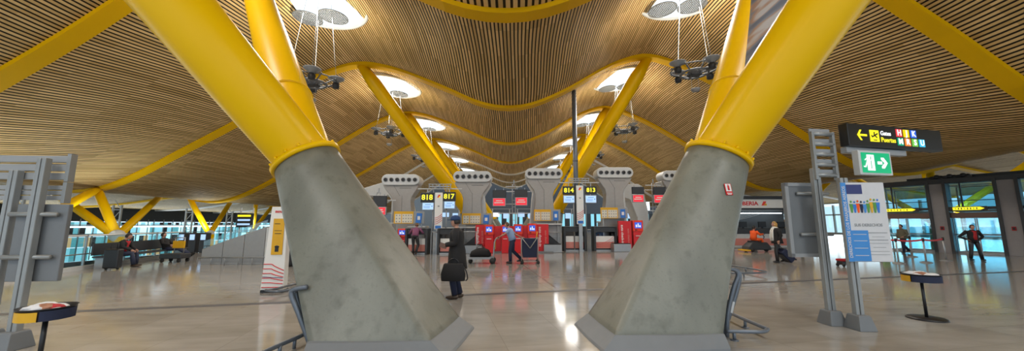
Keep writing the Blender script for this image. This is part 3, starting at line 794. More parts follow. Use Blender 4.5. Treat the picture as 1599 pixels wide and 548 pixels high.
kiosk(824.5, 838.5, kz-2, 388, YK+.15, 'rightmost red machine of the central row')
redpanel(838.5, 857, kz-1, 387, YK+.4, 'wide red panel with white vertical lettering at the right end of the machines', 2, -1)
redpanel(966, 986, 345, 387, 21.2, 'red lettered panel right of desk 813', 2, -1)
kiosk(988, 1004, 344, 386, 21.2, 'red self check-in machine at the edge of the right concrete base')
kiosk(622, 636, 357, 397, 20.3, 'red self check-in machine left of the person in mauve')
# raised step the machines stand on and queue posts
tag(mb('midgrey').box((at(800, 388, 20.6).x, 20.75, .04), (4.6, 1.2, .08)).build('kiosk_plinth', None, .01), 'low grey plinth under the central red machines', 'plinth')
def stub_post(px, ybase, h, label, w=.4):
    p = G(px, ybase); t = thing('desk_barrier', label, 'barrier', p, 0, 'slim steel barriers near the desks')
    for s in (-1, 1): mb('steel').tube([(s*w, 0, 0), (s*w, 0, h)], .025, 8).build('upright', t)
    mb('steel').tube([(-w, 0, h), (w, 0, h)], .025, 8).build('crossbar', t)
    for s in (-1, 1): mb('steel').lathe([(.01, .03), (.1, .02), (.12, 0)], (s*w, 0, 0), 14).build('foot', t)
stub_post(733, 401, 1.2, 'steel barrier in front of the left end of the red machines', .35)
stub_post(864, 393, 1.1, 'steel barrier right of the red machines', .5)
stub_post(676, 396, 1.15, 'steel barrier between desks 818 and 817', .45)
stub_post(921, 388, 1.2, 'steel barrier between desks 814 and 813', .35)

# small items on desks

# dim hall clutter behind the islands : second row of desks and lit screens
def backrow(px, y, Y, label, k):
    p = at(px, y, Y)
    t = thing('distant_counter', label, 'counter', (p.x, Y, 0), 0, 'distant counters behind the islands')
    mb('dark').box((0, 0, .6), (2.2, .6, 1.2)).build('body', t, .02)
    mb('light').box((0, 0, 1.23), (2.4, .7, .06)).build('worktop', t)
    m = mb('steel'); m.tube([(-.8, 0, 1.2), (-.8, 0, 3.0)], .04, 6); m.tube([(.8, 0, 1.2), (.8, 0, 3.0)], .04, 6); m.box((0, 0, 3.0), (2.0, .05, .05)); m.build('frame', t)
    mb('e_screen' if k % 2 else 'e_white').box((-.45, -.05, 2.45), (.6, .06, .4)).build('left_screen', t)
    mb('e_screen').box((.45, -.05, 2.35), (.5, .06, .5)).build('right_screen', t)
for k, (px, l) in enumerate(((783, 'distant counter with lit screens seen left of the middle mast'), (822, 'distant counter with lit screens seen right of the middle mast'),
                             (880, 'distant counter seen below sign 814'), (704, 'distant counter seen below sign 817'), (975, 'distant counter seen right of the 813 column'))):
    backrow(px, 340, 34, l, k)
tag(mb('e_strip').box((at(985, 322, 40).x, 40, at(985, 322, 40).z), (4.2, .1, 1.0)).build('lit_display_wall'), 'bright white lit display right of the 813 column, behind the shell', 'display')

# airline counter on the right
def airline_counter():
    Y = 24.2
    a = at(1085, 312, Y); b = at(1262, 312, Y); w = b.x-a.x; cx = (a.x+b.x)/2
    t = thing('airline_service_counter', 'long airline service counter with white lettered fascia, right of the concrete base', 'counter', (cx, Y, 0))
    z1 = at(1200, 311, Y).z; z0 = at(1200, 325, Y).z
    f = mb('white').box((0, .1, (z0+z1)/2), (w, .4, z1-z0)).build('fascia', t, .02)
    xt = at(1169, 318, Y).x-cx
    text('IBERIA', .36, 'red', TT(xt, -.11, (z0+z1)/2), f, 'lettering', bold=.01, sx=1.15)
    m = mb('orangered'); xx = xt+.95; zc = (z0+z1)/2
    m.add([(xx-.15, -.11, zc-.13), (xx+.05, -.11, zc-.13), (xx+.2, -.11, zc+.15), (xx, -.11, zc+.15)], [(0, 1, 2, 3)])
    m.use('ypanel').add([(xx+.03, -.112, zc-.13), (xx+.2, -.112, zc-.13), (xx+.2, -.112, zc+.0), (xx+.08, -.112, zc+.0)], [(0, 1, 2, 3)]); m.build('wing_logo', f)
    mb('dark').box((0, .2, z1+.1), (w+.2, .8, .2)).build('roof_edge', t, .02)
    m = mb('midgrey'); m.box((0, 2.4, z0/2), (w, .2, z0)); bw = m.build('back_wall', t)
    m = mb('salmon'); m.box((-w*.28, 2.28, 1.75), (w*.42, .02, .28)); m.use('light')
    for k in range(6):
        pts = [(-w*.12+i*.45, 2.27, 1.75+.06*k+((i/8)**1.8)*(.8+.12*k)) for i in range(9)]
        pts = [p for p in pts if p[2] < z0-.15]
        if len(pts) > 2: m.tube(pts, .03, 5)
    m.build('wall_stripes', bw)
    mb('e_strip').box((w*.22, 1.8, 2.35), (w*.42, .08, .07)).build('light_tube', t)
    mb('dark').box((0, 1.1, z0-.06), (w, 2.4, .1)).build('canopy', t)
    # desks under it
    mb('dark').box((0, .35, 1.12), (w, .7, .36)).build('counter_top', t, .02)
    mb('light').box((0, .3, .5), (w, .5, .95)).build('counter_front', t)
    for k in range(4):
        xk = w*(-.3+k*.2)
        m = mb('salmon'); m.box((xk, .03, .4), (w*.16, .03, .45)); m.use('dark'); m.box((xk+w*.1, 0, .55), (.16, .08, 1.1)); m.build('front_panel', t)
    for s in (-1, 1): mb('midgrey').box((s*(w/2-.15), .6, z0/2), (.3, .8, z0)).build('end_post', t)
    for k in range(3):
        m = mb('black'); xk = w*(-.05+k*.17); m.box((xk, .5, 1.55), (.5, .08, .38)); m.box((xk, .5, 1.33), (.08, .08, .12)); m.build('back_of_screen', t)
airline_counter()
# ------------------------------------------------------------ lifts on the right
def lifts():
    E0 = Vector((22.97, 22.6, 0)); d = Vector((2.35, -4.48, 0)).normalized(); rz = math.atan2(d.y, d.x)
    def tt(px): r = (px-800)/560/1.003; return (22.6*r-23)/(.464+.885*r)
    zt = 3.95
    t = thing('lift_portal', 'dark steel portal with grey pillars framing the glass lifts at the right', 'lift portal', E0, rz)
    # local axes: x along the front, -y... the camera side is on local -y
    edges = [(1380, 1384), (1456, 1484), (1562, 1599)]
    mb('dark').box((3.6, .0, zt), (8.2, .7, .28)).build('top_beam', t, .02)
    mb('dark').box((4.4, .4, zt+.22), (6, .5, .16)).build('roof_duct', t)
    mb('dark').box((-.05, 0, zt/2), (.22, .5, zt)).build('end_post', t)
    for k, (a, b) in enumerate(edges[1:]):
        x0, x1 = tt(a), tt(b); 
        mb('pillar').box(((x0+x1)/2, -.02, zt/2), (x1-x0-.14, .6, zt)).build('pillar', t, .01)
        for s in (x0+.02, x1-.02): mb('dark').box((s, -.05, zt/2), (.12, .7, zt)).build('pillar_edge', t)
        m = mb('redcloth'); m.box(((x0+x1)/2+.02, -.34, 1.35), (.14, .03, .2)); m.use('black').box(((x0+x1)/2+.02, -.36, 1.35), (.08, .02, .12)); m.build('call_panel', t)
    bays = [(.1, tt(1456)), (tt(1484), tt(1562)), (tt(1599)+.05, tt(1599)+2.2)]
    for k, (x0, x1) in enumerate(bays[:3]):
        c = (x0+x1)/2; w = x1-x0
        mb('dark').box((c, 0, 2.42), (w, .5, .14)).build('sign_beam', t)
        mb('brown').box((c, 0, 2.05), (w, .4, .3)).build('transom', t)
        g = mb('glassblue').box((c, .1, 3.15), (w, .03, 1.35)).build('upper_glazing', t)
        m = mb('dark'); m.box((c-w*.22, .08, 3.15), (.06, .08, 1.35)); m.box((c, .08, 2.85), (w, .05, .04)); m.build('glazing_bar', g)
        for s in (-1, 1):
            g = mb('glassblue').box((c+s*w*.25, .12, .96), (w*.48, .04, 1.84)).build('lift_door', t)
            m = mb('steel'); m.box((c+s*.03, .08, .96), (.04, .06, 1.84)); m.box((c+s*w*.48, .08, .96), (.05, .06, 1.84)); m.box((c+s*w*.25, .08, .06), (w*.48, .06, .1)); m.box((c+s*w*.25, .08, 1.0), (w*.46, .04, .03)); m.build('door_frame', g)
    for k, l in ((0, 'lit yellow arrow sign over the left lift'), (1, 'lit yellow arrow sign over the right lift')):
        x0, x1 = bays[k]; w = (x1-x0)*.62; c = x0+(x1-x0)*(.42)
        p = E0+d*c; 
        s = thing('lift_sign', l, 'sign', (p.x-.0, p.y, 2.36), rz, 'lit yellow lift signs')
        s.location = Matrix.Rotation(rz, 3, 'Z') @ Vector((c, -.32, 2.4))+E0
        mb('signblack').box((0, 0, 0), (w*1.25, .1, .22)).build('casing', s)
        m = mb('e_yel'); m.prism([(-w/2, -.08), (w/2-.1, -.08), (w/2+.04, 0), (w/2-.1, .08), (-w/2, .08)], -.065, -.045); f = m.build('arrow_face', s)
        for i in range(8): mb('signblack').box((-w/2+.1+i*w/10, -.07, 0), (.04 if i % 3 else .02, .006, .09)).build('pictogram', f)
    # lift shafts / cars behind glass
    for k in (0, 1, 2):
        x0, x1 = bays[k]; c = (x0+x1)/2
        o = Matrix.Rotation(rz, 3, 'Z') @ Vector((c, 1.2, 0))+E0
        s = thing('glass_lift_car', ['glass lift car behind the left pair of doors', 'glass lift car behind the doors near the person in red', 'glass lift car at the right edge of the photo'][k], 'lift', o, rz, 'glass lift cars')
        m = mb('steel')
        for a in (-1, 1):
            for b in (-1, 1): m.box((a*.85, b*.7, 1.9), (.07, .07, 3.8))
        for z in (.05, 1.0, 2.3, 3.7): m.box((0, .7, z), (1.7, .06, .06)); m.box((0, -.7, z), (1.7, .06, .06)); m.box((.85, 0, z), (.06, 1.4, .06)); m.box((-.85, 0, z), (.06, 1.4, .06))
        m.build('frame', s)
        mb('glassblue').box((0, .72, 1.9), (1.6, .02, 3.6)).build('rear_glass', s)
        mb('palemetal').box((0, 0, 2.28), (1.6, 1.3, .06)).build('car_ceiling', s)
    m = mb('dark')
    for i in range(9):
        m.ball((2.5+i*.16, -.1, zt+.22+.05*math.sin(i*2.1)), (.14, .16, .1+.03*(i % 3)), 10, 6)
    o = m.build('rooftop_cable_pile'); tag(o, 'dark heap of cable coils lying on top of the lift portal', 'cables'); o.location = E0; o.rotation_euler = (0, 0, rz)
lifts()
# rope barriers
def barrier_post(px, py, label):
    p = G(px, py); t = thing('belt_barrier_post', label, 'barrier post', p, 0, 'steel belt barrier posts')
    mb('steel').tube([(0, 0, .02), (0, 0, .96)], .03, 12).build('pole', t)
    mb('steel').lathe([(.02, .06), (.1, .045), (.19, .015), (.19, 0)], n=24).build('base', t)
    mb('black').tube([(0, 0, .86), (0, 0, 1.0)], .042, 12).build('belt_head', t)
    return p
ps = [barrier_post(1404, 411, 'steel barrier post nearest the sign stand'), barrier_post(1447, 410, 'steel barrier post in the middle, in front of the lift pillar'), barrier_post(1478, 407, 'steel barrier post closest to the person in red')]
p4 = barrier_post(1425, 401, 'steel barrier post farther back, near the person in olive')
p5 = barrier_post(1376, 402, 'steel barrier post next to the poster edge, beside the green bag')
def beltobj(a, b, label):
    m = mb('belt'); d = (b-a); n = Vector((-d.y, d.x, 0)).normalized()*.006
    q = [a.lerp(b, i/8)+Vector((0, 0, .93-.05*math.sin(PI*i/8))) for i in range(9)]
    vs = []
    for p in q:
        for o_, z in ((n, -.035), (n, .035), (-n, .035), (-n, -.035)): vs.append(p+o_+Vector((0, 0, z)))
    fs = [(4*i+j, 4*i+(j+1) % 4, 4*i+4+(j+1) % 4, 4*i+4+j) for i in range(8) for j in range(4)]+[(0, 1, 2, 3), (32, 33, 34, 35)]
    m.add(vs, fs); tag(m.build('barrier_belt'), label, 'barrier belt', 'red barrier belts')
beltobj(ps[0], ps[1], 'red belt between the nearest and the middle barrier posts')
beltobj(ps[1], ps[2], 'red belt between the middle and the right barrier posts')
beltobj(p5, ps[0], 'red belt from the poster edge to the nearest post')

# ------------------------------------------------------------ sign stand right
def post(base, top, label, double=False):
    t = thing('sign_post', label, 'sign post', base, 0, 'light steel sign posts')
    h = top
    for dx in ((-.035, .035) if double else (0,)):
        mb('alu').box((dx, 0, h/2), (.055, .08, h)).build('upright', t, .01)
    m = mb('midgrey'); 
    rings = []
    for z, a in ((0, .12), (.2, .085), (.22, .075)): rings.append([(a*1.1, -a*1.2, z), (a*1.1, a*1.2, z), (-a*1.1, a*1.2, z), (-a*1.1, -a*1.2, z)])
    m.loft(rings, smooth=False); m.build('boot', t, .008)
    return t
b1 = G(1300, 506); b2 = G(1344, 514)
post((b1.x, b1.y, 0), 2.5, 'light steel post with boot, nearest the grey panel, carrying the right signs', True)
post((b2.x, b2.y, 0), 2.3, 'light steel post with boot, beneath the blue and white poster', True)
b3 = (b1.x+.28, b1.y+.32, 0)
def ladder(c, z0, z1, w, rz, label):
    t = thing('ladder_frame', label, 'bracket', c, rz, 'steel ladder frames of the sign stands')
    for s in (-1, 1): mb('alu').box((s*w/2, 0, (z0+z1)/2), (.05, .06, z1-z0)).build('rail', t, .006)
    n = 5
    for i in range(n):
        z = z0+.08+(z1-z0-.12)*i/(n-1); mb('alu').tube([(-w/2, 0, z), (w/2, 0, z)], .035, 8).build('rung', t)
        mb('grey').box((0, .04, z+.04), (w, .02, .12)).build('slat', t)
ladder(Vector((b1.x+.17, b1.y-.02, 0)), 2.3, 3.12, .40, .15, 'steel ladder frame holding the gates sign')
def gates_sign():
    a = Vector((5.60, 5.84, 0)); b = Vector((7.78, 6.36, 0)); rz = math.atan2(b.y-a.y, b.x-a.x); w = (b-a).length; z = 3.06; h = .385
    c = (a+b)/2
    t = thing('gates_direction_sign', 'black hanging sign reading Gates Puertas with coloured gate letters', 'sign', (c.x, c.y, z), rz)
    mb('signblack').box((0, .06, 0), (w, .14, h)).build('casing', t, .01)
    X = lambda u: -w/2+w*u           # u along the face as in the photo
    def tile(u, zz, k, ch):
        o = mb(k).box((u, -.014, zz), (.135, .008, .135)).build('letter_tile', t)
        text(ch, .14, 'e_white', TT(u, -.021, zz), o, 'letter', depth=.002, bold=.004)
    m = mb('e_yel'); m.add([(X(.085), -.016, 0), (X(.115), -.016, .09), (X(.135), -.016, .09), (X(.112), -.016, .018), (X(.185), -.016, .018), (X(.185), -.016, -.018), (X(.112), -.016, -.018), (X(.135), -.016, -.09), (X(.115), -.016, -.09)],
        [(0, 1, 2, 3), (0, 3, 4, 5, 6), (0, 6, 7, 8)]); m.build('arrow', t)
    pt = mb('e_yel').box((X(.262), -.014, 0), (.2, .008, .2)).build('departures_tile', t)
    m = MB().use('signblack'); m.T = Matrix.Translation((X(.262), -.021, .01)) @ Matrix.Rotation(-.45, 4, 'Y')
    m.box((0, 0, 0), (.15, .004, .022)); m.box((.0, 0, .025), (.02, .004, .07), ry=.5); m.box((.01, 0, -.03), (.02, .004, .06), ry=-.5); m.box((-.07, 0, .015), (.016, .004, .04)); m.T = Matrix.Identity(4)
    m.box((X(.262), -.021, -.075), (.08, .004, .014)); m.build('plane_symbol', pt)
    text('Gates', .105, 'e_white', TT(X(.325), -.016, .055), t, 'gates_lettering', 'LEFT', .002, .002)
    text('Puertas', .115, 'e_num', TT(X(.325), -.016, -.06), t, 'puertas_lettering', 'LEFT', .002, .002)
    for i, (k, ch) in enumerate((('e_tile_r', 'H'), ('e_tile_y', 'J'), ('e_tile_b', 'K'))): tile(X(.525+i*.078), .085, k, ch)
    for i, (k, ch) in enumerate((('e_tile_g', 'M'), ('e_tile_o', 'R'), ('e_tile_l', 'S'), ('e_tile_c', 'U'))): tile(X(.53+i*.078), -.07, k, ch)
    m = mb('grey'); m.box((-w*.18, .1, -h/2-.06), (w*.62, .1, .1)); m.build('support_arm', t, .01)
gates_sign()
def exit_sign():
    a = Vector((5.60, 5.70, 0)); b = Vector((6.27, 5.84, 0)); rz = math.atan2(b.y-a.y, b.x-a.x); w = (b-a).length; h = .40; z = 2.56; c = (a+b)/2
    t = thing('emergency_exit_sign', 'green lit emergency exit sign with running figure and right arrow', 'sign', (c.x, c.y, z), rz)
    mb('light').box((0, .05, 0), (w, .1, h)).build('frame', t, .01)
    f = mb('e_green').box((0, -.004, 0), (w*.86, .01, h*.82)).build('face', t)
    m = mb('e_white'); m.box((-.12, -.012, 0), (.15, .004, .26)); d = m.build('doorway', f)
    m = mb('e_green'); m.box((-.12, -.016, .0), (.012, .002, .2)); m.build('door_edge', d)
    m = mb('e_white'); y = -.018
    m.T = Matrix.Translation((-.19, 0, 0))
    m.lathe([(.001, -.02), (.018, -.012), (.018, .012), (.001, .02)], (.015, y, .1), 12, 1, .2)
    m.box((0, y, .045), (.032, .004, .09), ry=.25); m.box((-.035, y, .055), (.06, .004, .016), ry=-.6); m.box((.04, y, .045), (.06, .004, .016), ry=.3)
    m.box((.015, y, -.02), (.055, .004, .022), ry=.5); m.box((.035, y, -.07), (.022, .004, .08), ry=.2); m.box((-.035, y, -.03), (.022, .004, .08), ry=.5); m.box((-.07, y, -.07), (.05, .004, .018), ry=.1)
    m.T = Matrix.Identity(4); m.build('running_figure', f)
    m = mb('e_white'); m.add([(.02, -.012, .025), (.02, -.012, -.025), (.12, -.012, -.025), (.12, -.012, -.02), (.12, -.012, .025)], [(0, 1, 2, 3, 4)])
    m.add([(.10, -.013, .09), (.10, -.013, .055), (.165, -.013, 0), (.10, -.013, -.055), (.10, -.013, -.09), (.16, -.013, -.09), (.235, -.013, 0), (.16, -.013, .09)], [(0, 1, 2, 7), (2, 3, 4, 5, 6, 7)]); m.build('arrow', f)
exit_sign()
def poster():
    a = Vector((5.20, 5.62, 0)); b = Vector((5.78, 5.60, 0)); rz = math.atan2(b.y-a.y, b.x-a.x); w = .66; z0, z1 = 1.0, 2.22; h = z1-z0
    c = Vector((5.47, 5.58, z0))
    t = thing('passenger_rights_poster', 'white and blue poster panel reading SUS DERECHOS on the sign stand', 'poster', c, rz)
    mb('grey').box((0, .03, h/2), (w, .04, h)).build('panel', t, .004)
    f = mb('paper').box((0, .005, h/2), (w*.99, .012, h*.99)).build('sheet', t)
    m = mb('bluestrip'); m.box((-w/2+.04, -.003, h/2), (.08, .006, h*.99)); m.box((-w*.2, -.004, h*.2), (w*.4, .006, h*.38)); m.build('blue_field', f)
    mb('navycard').box((-w*.2, -.004, h*.91), (w*.36, .006, h*.12)).build('navy_block', f)
    text('DERECHOS DE LOS PASAJEROS AEREOS', .062, 'paper', TT(-w/2+.04, -.008, h*.5, 0, PI/2), f, 'vertical_lettering', depth=.001, bold=.001, sx=1.0)
    text('SUS DERECHOS', .06, 'grey', TT(.02, -.004, h*.455), f, 'title_lettering', depth=.001, bold=.0015)
    # paper-doll row of coloured figures
    cols = ['e', 'b']; rr = random.Random(4)
    ks = ['greencloth', 'blue', 'orangecloth', 'navy', 'bluestrip', 'greencloth', 'ypanel', 'greencloth', 'blue']
    for i, k in enumerate(ks):
        x = -.2+i*.05; hh = .16+.05*rr.random()
        m = mb(k); m.lathe([(.001, -.02), (.018, 0), (.001, .02)], (x, -.006, h*.61+hh), 10, 1, .1)
        m.add([(x-.03, -.0055-i*.0003, h*.61+hh*.8), (x-.012, -.0055-i*.0003, h*.61), (x+.012, -.0055-i*.0003, h*.61), (x+.03, -.0055-i*.0003, h*.61+hh*.8)], [(0, 1, 2, 3)])
        m.build('printed_figure', f)
    m = mb('grey')
    for z in (.36, .31, .27, .23, .18, .13, .09): m.box((w*.22, -.003, h*z), (w*(.42 if z not in (.31, .18) else .28), .004, .006 if z not in (.36, .27) else .012))
    m.use('paper')
    for z in (.34, .26, .17, .08): m.box((-w*.2, -.009, h*z), (w*.3, .003, .008))
    m.build('small_print', f)
poster()
def back_panel(c, w, z0, z1, rz, label, grp):
    t = thing('grey_sign_board', label, 'sign board', c, rz, grp)
    mb('midgrey').box((0, 0, (z0+z1)/2), (w, .07, z1-z0)).build('board', t, .01)
    m = mb('grey'); m.box((0, -.04, z1-.03), (w, .02, .06)); m.box((0, -.04, z0+.03), (w, .02, .06)); m.box((-w/2+.03, -.04, (z0+z1)/2), (.06, .02, z1-z0)); m.box((w/2-.03, -.04, (z0+z1)/2), (.06, .02, z1-z0)); m.build('rim', t)
    for z in (z0+.3*(z1-z0), z0+.85*(z1-z0)): mb('alu').tube([(-w*.2, -.07, z), (w*.75, -.07, z)], .03, 8).build('clamp_bar', t)
back_panel(Vector((5.0, 6.22, 0)), .62, 1.02, 2.28, .1, 'plain grey back of a sign board left of the right posts', 'grey sign board backs')
# left sign stand
def left_stand():
    bl = G(18, 545)
    post((bl.x, bl.y, 0), 2.46, 'light steel post with grey boot at the left edge, front one of the pair', True)
    post((bl.x-.42, bl.y+.05, 0), 2.3, 'light steel post at the left edge, cut by the frame', True)
    t = thing('grey_sign_board', 'dark grey board on the left sign stand above the leaflet table', 'sign board', (bl.x+.02, bl.y+.1, 0), .1, 'left stand boards')
    mb('midgrey').box((-.02, 0, 1.33), (.62, .06, 1.02)).build('board', t, .01)
    for z in (1.14, 1.7): mb('alu').tube([(-.35, -.08, z), (.22, -.08, z)], .03, 8).build('clamp_bar', t)
    for k, (z0, z1, l) in enumerate(((2.18, 2.52, 'slatted grey sign board back at the upper left corner of the left stand'), (1.88, 2.12, 'lower slatted grey sign board back on the left stand'))):
        t = thing('slatted_sign_board', l, 'sign board', (bl.x-.5, bl.y+.12, 0), .06, 'left stand slatted boards')
        w = 1.35
        for i in range(3):
            z = lerp(z0+.05, z1-.05, i/2); mb('grey').box((0, 0, z), (w, .05, (z1-z0)/3-.02)).build('slat', t, .005)
        mb('alu').box((w/2, 0, (z0+z1)/2), (.05, .08, z1-z0+.05)).build('end_bar', t)
    return bl
left_stand()

# leaflet tables
def leaflet_table(c, h, r, label, ya, na, seed, rz=0):
    t = thing('leaflet_table', label, 'table', c, rz, 'round black leaflet tables')
    mb('black').lathe([(.01, .03), (r*.9, .03), (r*1.0, .015), (r*1.0, 0)], n=40).build('base', t)
    mb('black').tube([(0, 0, .02), (0, 0, h-.06)], .022, 12).build('pole', t)
    m = mb('black'); m.lathe([(.01, h-.07), (r*.93, h-.07), (r*.95, h+.05), (r*1.0, h+.06), (r*.92, h+.05), (r*.9, h-.04), (.01, h-.04)], n=40); m.build('tray', t)
    n = 14; vs = []
    for i in range(n+1):
        a = math.radians(ya[0]+(ya[1]-ya[0])*i/n)
        for rr in (r*.945, r*.975):
            for z in (h-.068, h+.03): vs.append((rr*math.cos(a), rr*math.sin(a), z))
    m = mb('ypanel'); fs = []
    for i in range(n):
        o = 4*i
        fs += [(o+2, o+6, o+7, o+3), (o, o+1, o+5, o+4), (o+1, o+3, o+7, o+5), (o, o+4, o+6, o+2)]
    m.add(vs, fs); m.build('yellow_rim_panel', t)
    vs = []
    for i in range(n+1):
        a = math.radians(na[0]+(na[1]-na[0])*i/n)
        for rr in (r*.945, r*.98):
            for z in (h-.068, h+.035): vs.append((rr*math.cos(a), rr*math.sin(a), z))
    m = mb('navy'); m.add(vs, fs); m.build('navy_rim_panel', t)
    rr = random.Random(seed)
    for i in range(9):
        a = rr.random()*6.28; q = rr.random()*r*.55; x, y = c[0]+q*math.cos(a), c[1]+q*math.sin(a)
        k = ['plastic_bag', 'paper', 'olivered', 'plastic_bag', 'cream', 'paper', 'redcloth', 'plastic_bag', 'paper'][i]
        m = mb(k); N = 10; M_ = 6; s = .05+.035*rr.random()
        rings = []
        for j in range(M_+1):
            b = -PI/2+PI*j/M_; cc = max(math.cos(b), .05)
            rings.append([(s*1.5*cc*math.cos(2*PI*u/N)*(1+.3*rr.random()), s*cc*math.sin(2*PI*u/N)*(1+.3*rr.random()), s*.6*math.sin(b)*(1+.3*rr.random())) for u in range(N)])
        m.loft(rings, smooth=False)
        o = m.build('crumpled_wrapper', None, loc=(x, y, h-.01+s*.6))
        col_ = {'plastic_bag': 'pale plastic', 'paper': 'white paper', 'olivered': 'brown', 'cream': 'cream paper', 'redcloth': 'red'}[k]
        tag(o, 'crumpled %s wrapper lying in the tray of the %s' % (col_, 'right leaflet table' if seed == 1 else 'left leaflet table'), 'wrapper', 'crumpled wrappers in the %s tray' % ('right' if seed == 1 else 'left'))
p = G(1448, 498)
leaflet_table((p.x, p.y, 0), .68, .25, 'black pedestal table full of wrappers right of the sign stand', (150, 192), (196, 300), 1)
leaflet_table((-5.1, 4.1, 0), .62, .225, 'black pedestal table with yellow and navy rim at the lower left', (232, 304), (308, 390), 2)

# guard rails round the concrete feet
def guard(pts_low, hoop, label, r=.027):
    t = thing('guard_rail', label, 'guard rail', (0, 0, 0), 0, 'grey tube guard rails')
    if pts_low: mb('railgrey').tube(pts_low, r, 10).build('low_loop', t)
    for hp in hoop: mb('railgrey').tube(hp, r, 10).build('hoop', t)
    return t
def smooth(pts, n=6):
    P = [Vector(p) for p in pts]; out = []
    for i in range(len(P)-1):
        p0 = P[max(i-1, 0)]; p1 = P[i]; p2 = P[i+1]; p3 = P[min(i+2, len(P)-1)]
        for k in range(n):
            u = k/n; out.append(.5*((2*p1)+(p2-p0)*u+(2*p0-5*p1+4*p2-p3)*u*u+(3*p1-p0-3*p2+p3)*u**3))
    return out+[P[-1]]
def lowpt(px, py, z):
    r = ray(px, py); Y = (z-H)/r[1]; return Vector((r[0]*Y, Y, z))
A1 = lowpt(1135, 517, .12); A2 = lowpt(1190, 518, .12); A2b = lowpt(1199, 514, .12); A3 = lowpt(1139, 488, .12)
g = guard(smooth([A1, A1.lerp(A2, .5), A2, A2b, A2b.lerp(A3, .15), A3], 4), [], 'grey tube guard rail loop lying low at the right concrete base')
for q in (A1+Vector((.1, 0, 0)), A2b.lerp(A3, .55)): mb('railgrey').tube([(q.x, q.y, 0), (q.x, q.y, .12)], .022, 8).build('stub_leg', g); mb('railgrey').lathe([(.01, .012), (.05, .01), (.055, 0)], (q.x, q.y, 0), 12).build('foot_plate', g)
hb = lowpt(1133, 520, .05)
for k, dx in enumerate((0, .09)):
    Yh = hb.y+.1*k
    hp = smooth([Vector((hb.x+.02, Yh, 0)), at(1137+3*k, 490, Yh), at(1146+6*k, 450, Yh), at(1153+2*k, 430, Yh), at(1147+2*k, 421, Yh), at(1132, 420, Yh)], 5)
    mb('railgrey').tube(hp, .03, 10).build('hoop', g)
mb('light').box(at(1139, 478, hb.y+.05), (.12, .03, .16), ry=.3).build('clip_plate', g)
B1 = lowpt(1138, 426, .12); B2 = lowpt(1185, 426, .12); B2b = lowpt(1193, 423, .12); B3 = lowpt(1140, 414, .12)
g2 = guard(smooth([B1, B2, B2b, B3], 4), [], 'grey tube guard rail loop farther behind the right concrete base')
for q in (B1.lerp(B2, .5), B2b.lerp(B3, .5)): mb('railgrey').tube([(q.x, q.y, 0), (q.x, q.y, .12)], .022, 8).build('stub_leg', g2)
C1 = lowpt(408, 552, .12); C3 = lowpt(476, 522, .12); C2 = lowpt(476, 560, .12)
g3 = guard(smooth([C2, C1+Vector((.1, -.05, 0)), C1, C3], 4), [], 'grey tube guard rail with hoops at the left concrete base')
for q in (C1.lerp(C3, .4), C1.lerp(C3, .75)): mb('railgrey').tube([(q.x, q.y, 0), (q.x, q.y, .12)], .022, 8).build('stub_leg', g3)
for k in (0, 1):
    Yh = 4.75+.1*k
    base = at(487+5*k, 545, Yh); base.z = 0
    hp = smooth([base, at(482+6*k, 530, Yh), at(467+6*k, 490, Yh), at(456+7*k, 462, Yh), at(459+7*k, 452, Yh), at(480, 448, Yh)], 5)
    mb('railgrey').tube(hp, .032, 10).build('hoop', g3)
D1 = lowpt(470, 441, .12); D2 = lowpt(416, 453, .12); D3 = lowpt(436, 455, .12); D4 = lowpt(470, 449, .12)
g4 = guard(smooth([D1, D2+Vector((.1, 0.05, 0)), D2, D3, D4], 4), [], 'grey tube guard rail loop beside the white totem')
for q in (D1.lerp(D2, .5), D3.lerp(D4, .5)): mb('railgrey').tube([(q.x, q.y, 0), (q.x, q.y, .12)], .022, 8).build('stub_leg', g4)

# white totem on the left
def white_totem():
    p = G(425, 457); t = thing('white_totem', 'white information totem with amber poster and red curved lines, left of the concrete base', 'totem', (p.x, p.y, 0), .12)
    h = 1.98; d = .2
    m = mb('white'); m.prism([(-.26, .06), (.24, .06), (.2, h), (-.16, h)], 0, d); o = m.build('body', t, .01)
    mb('black').box((0, .1, .03), (.5, .24, .06)).build('foot', t)
    mb('ypanel').box((.03, -.008, 1.28), (.24, .016, .84)).build('amber_poster', o)
    m = mb('black'); m.box((.03, -.018, .98), (.08, .004, .1)); m.box((.03, -.018, 1.35), (.14, .004, .015)); m.box((.03, -.018, 1.42), (.16, .004, .01)); m.box((.0, -.018, 1.58), (.12, .004, .012)); m.lathe([(.001, 0), (.05, 0), (.05, .03), (.001, .05)], (.03, -.016, 1.03), 12, 1, .1); m.build('poster_print', o)
    text('IBERIA', .07, 'red', TT(.02, -.003, 1.86), o, 'lettering', depth=.002, bold=.002)
    m = mb('red')
    for k in range(6):
        z = .12+k*.105
        pts = [(-.235+.455*i/10+(.02 if k else 0)*0, -.004, z+(.0 if i < 4 else -.12*(k/5)*((i-4)/6)**.8*1.2)) for i in range(11)]
        pts = [(max(-.25+.03*z, min(.235-.02*z, x)), y, zz) for x, y, zz in pts]
        m.tube(pts, .010, 5)
    m.build('red_lines', o)
    m = mb('navycard'); m.tube([(-.235+.04*i, -.004, .36-.003*i) for i in range(12)], .007, 5); m.build('navy_line', o)
white_totem()

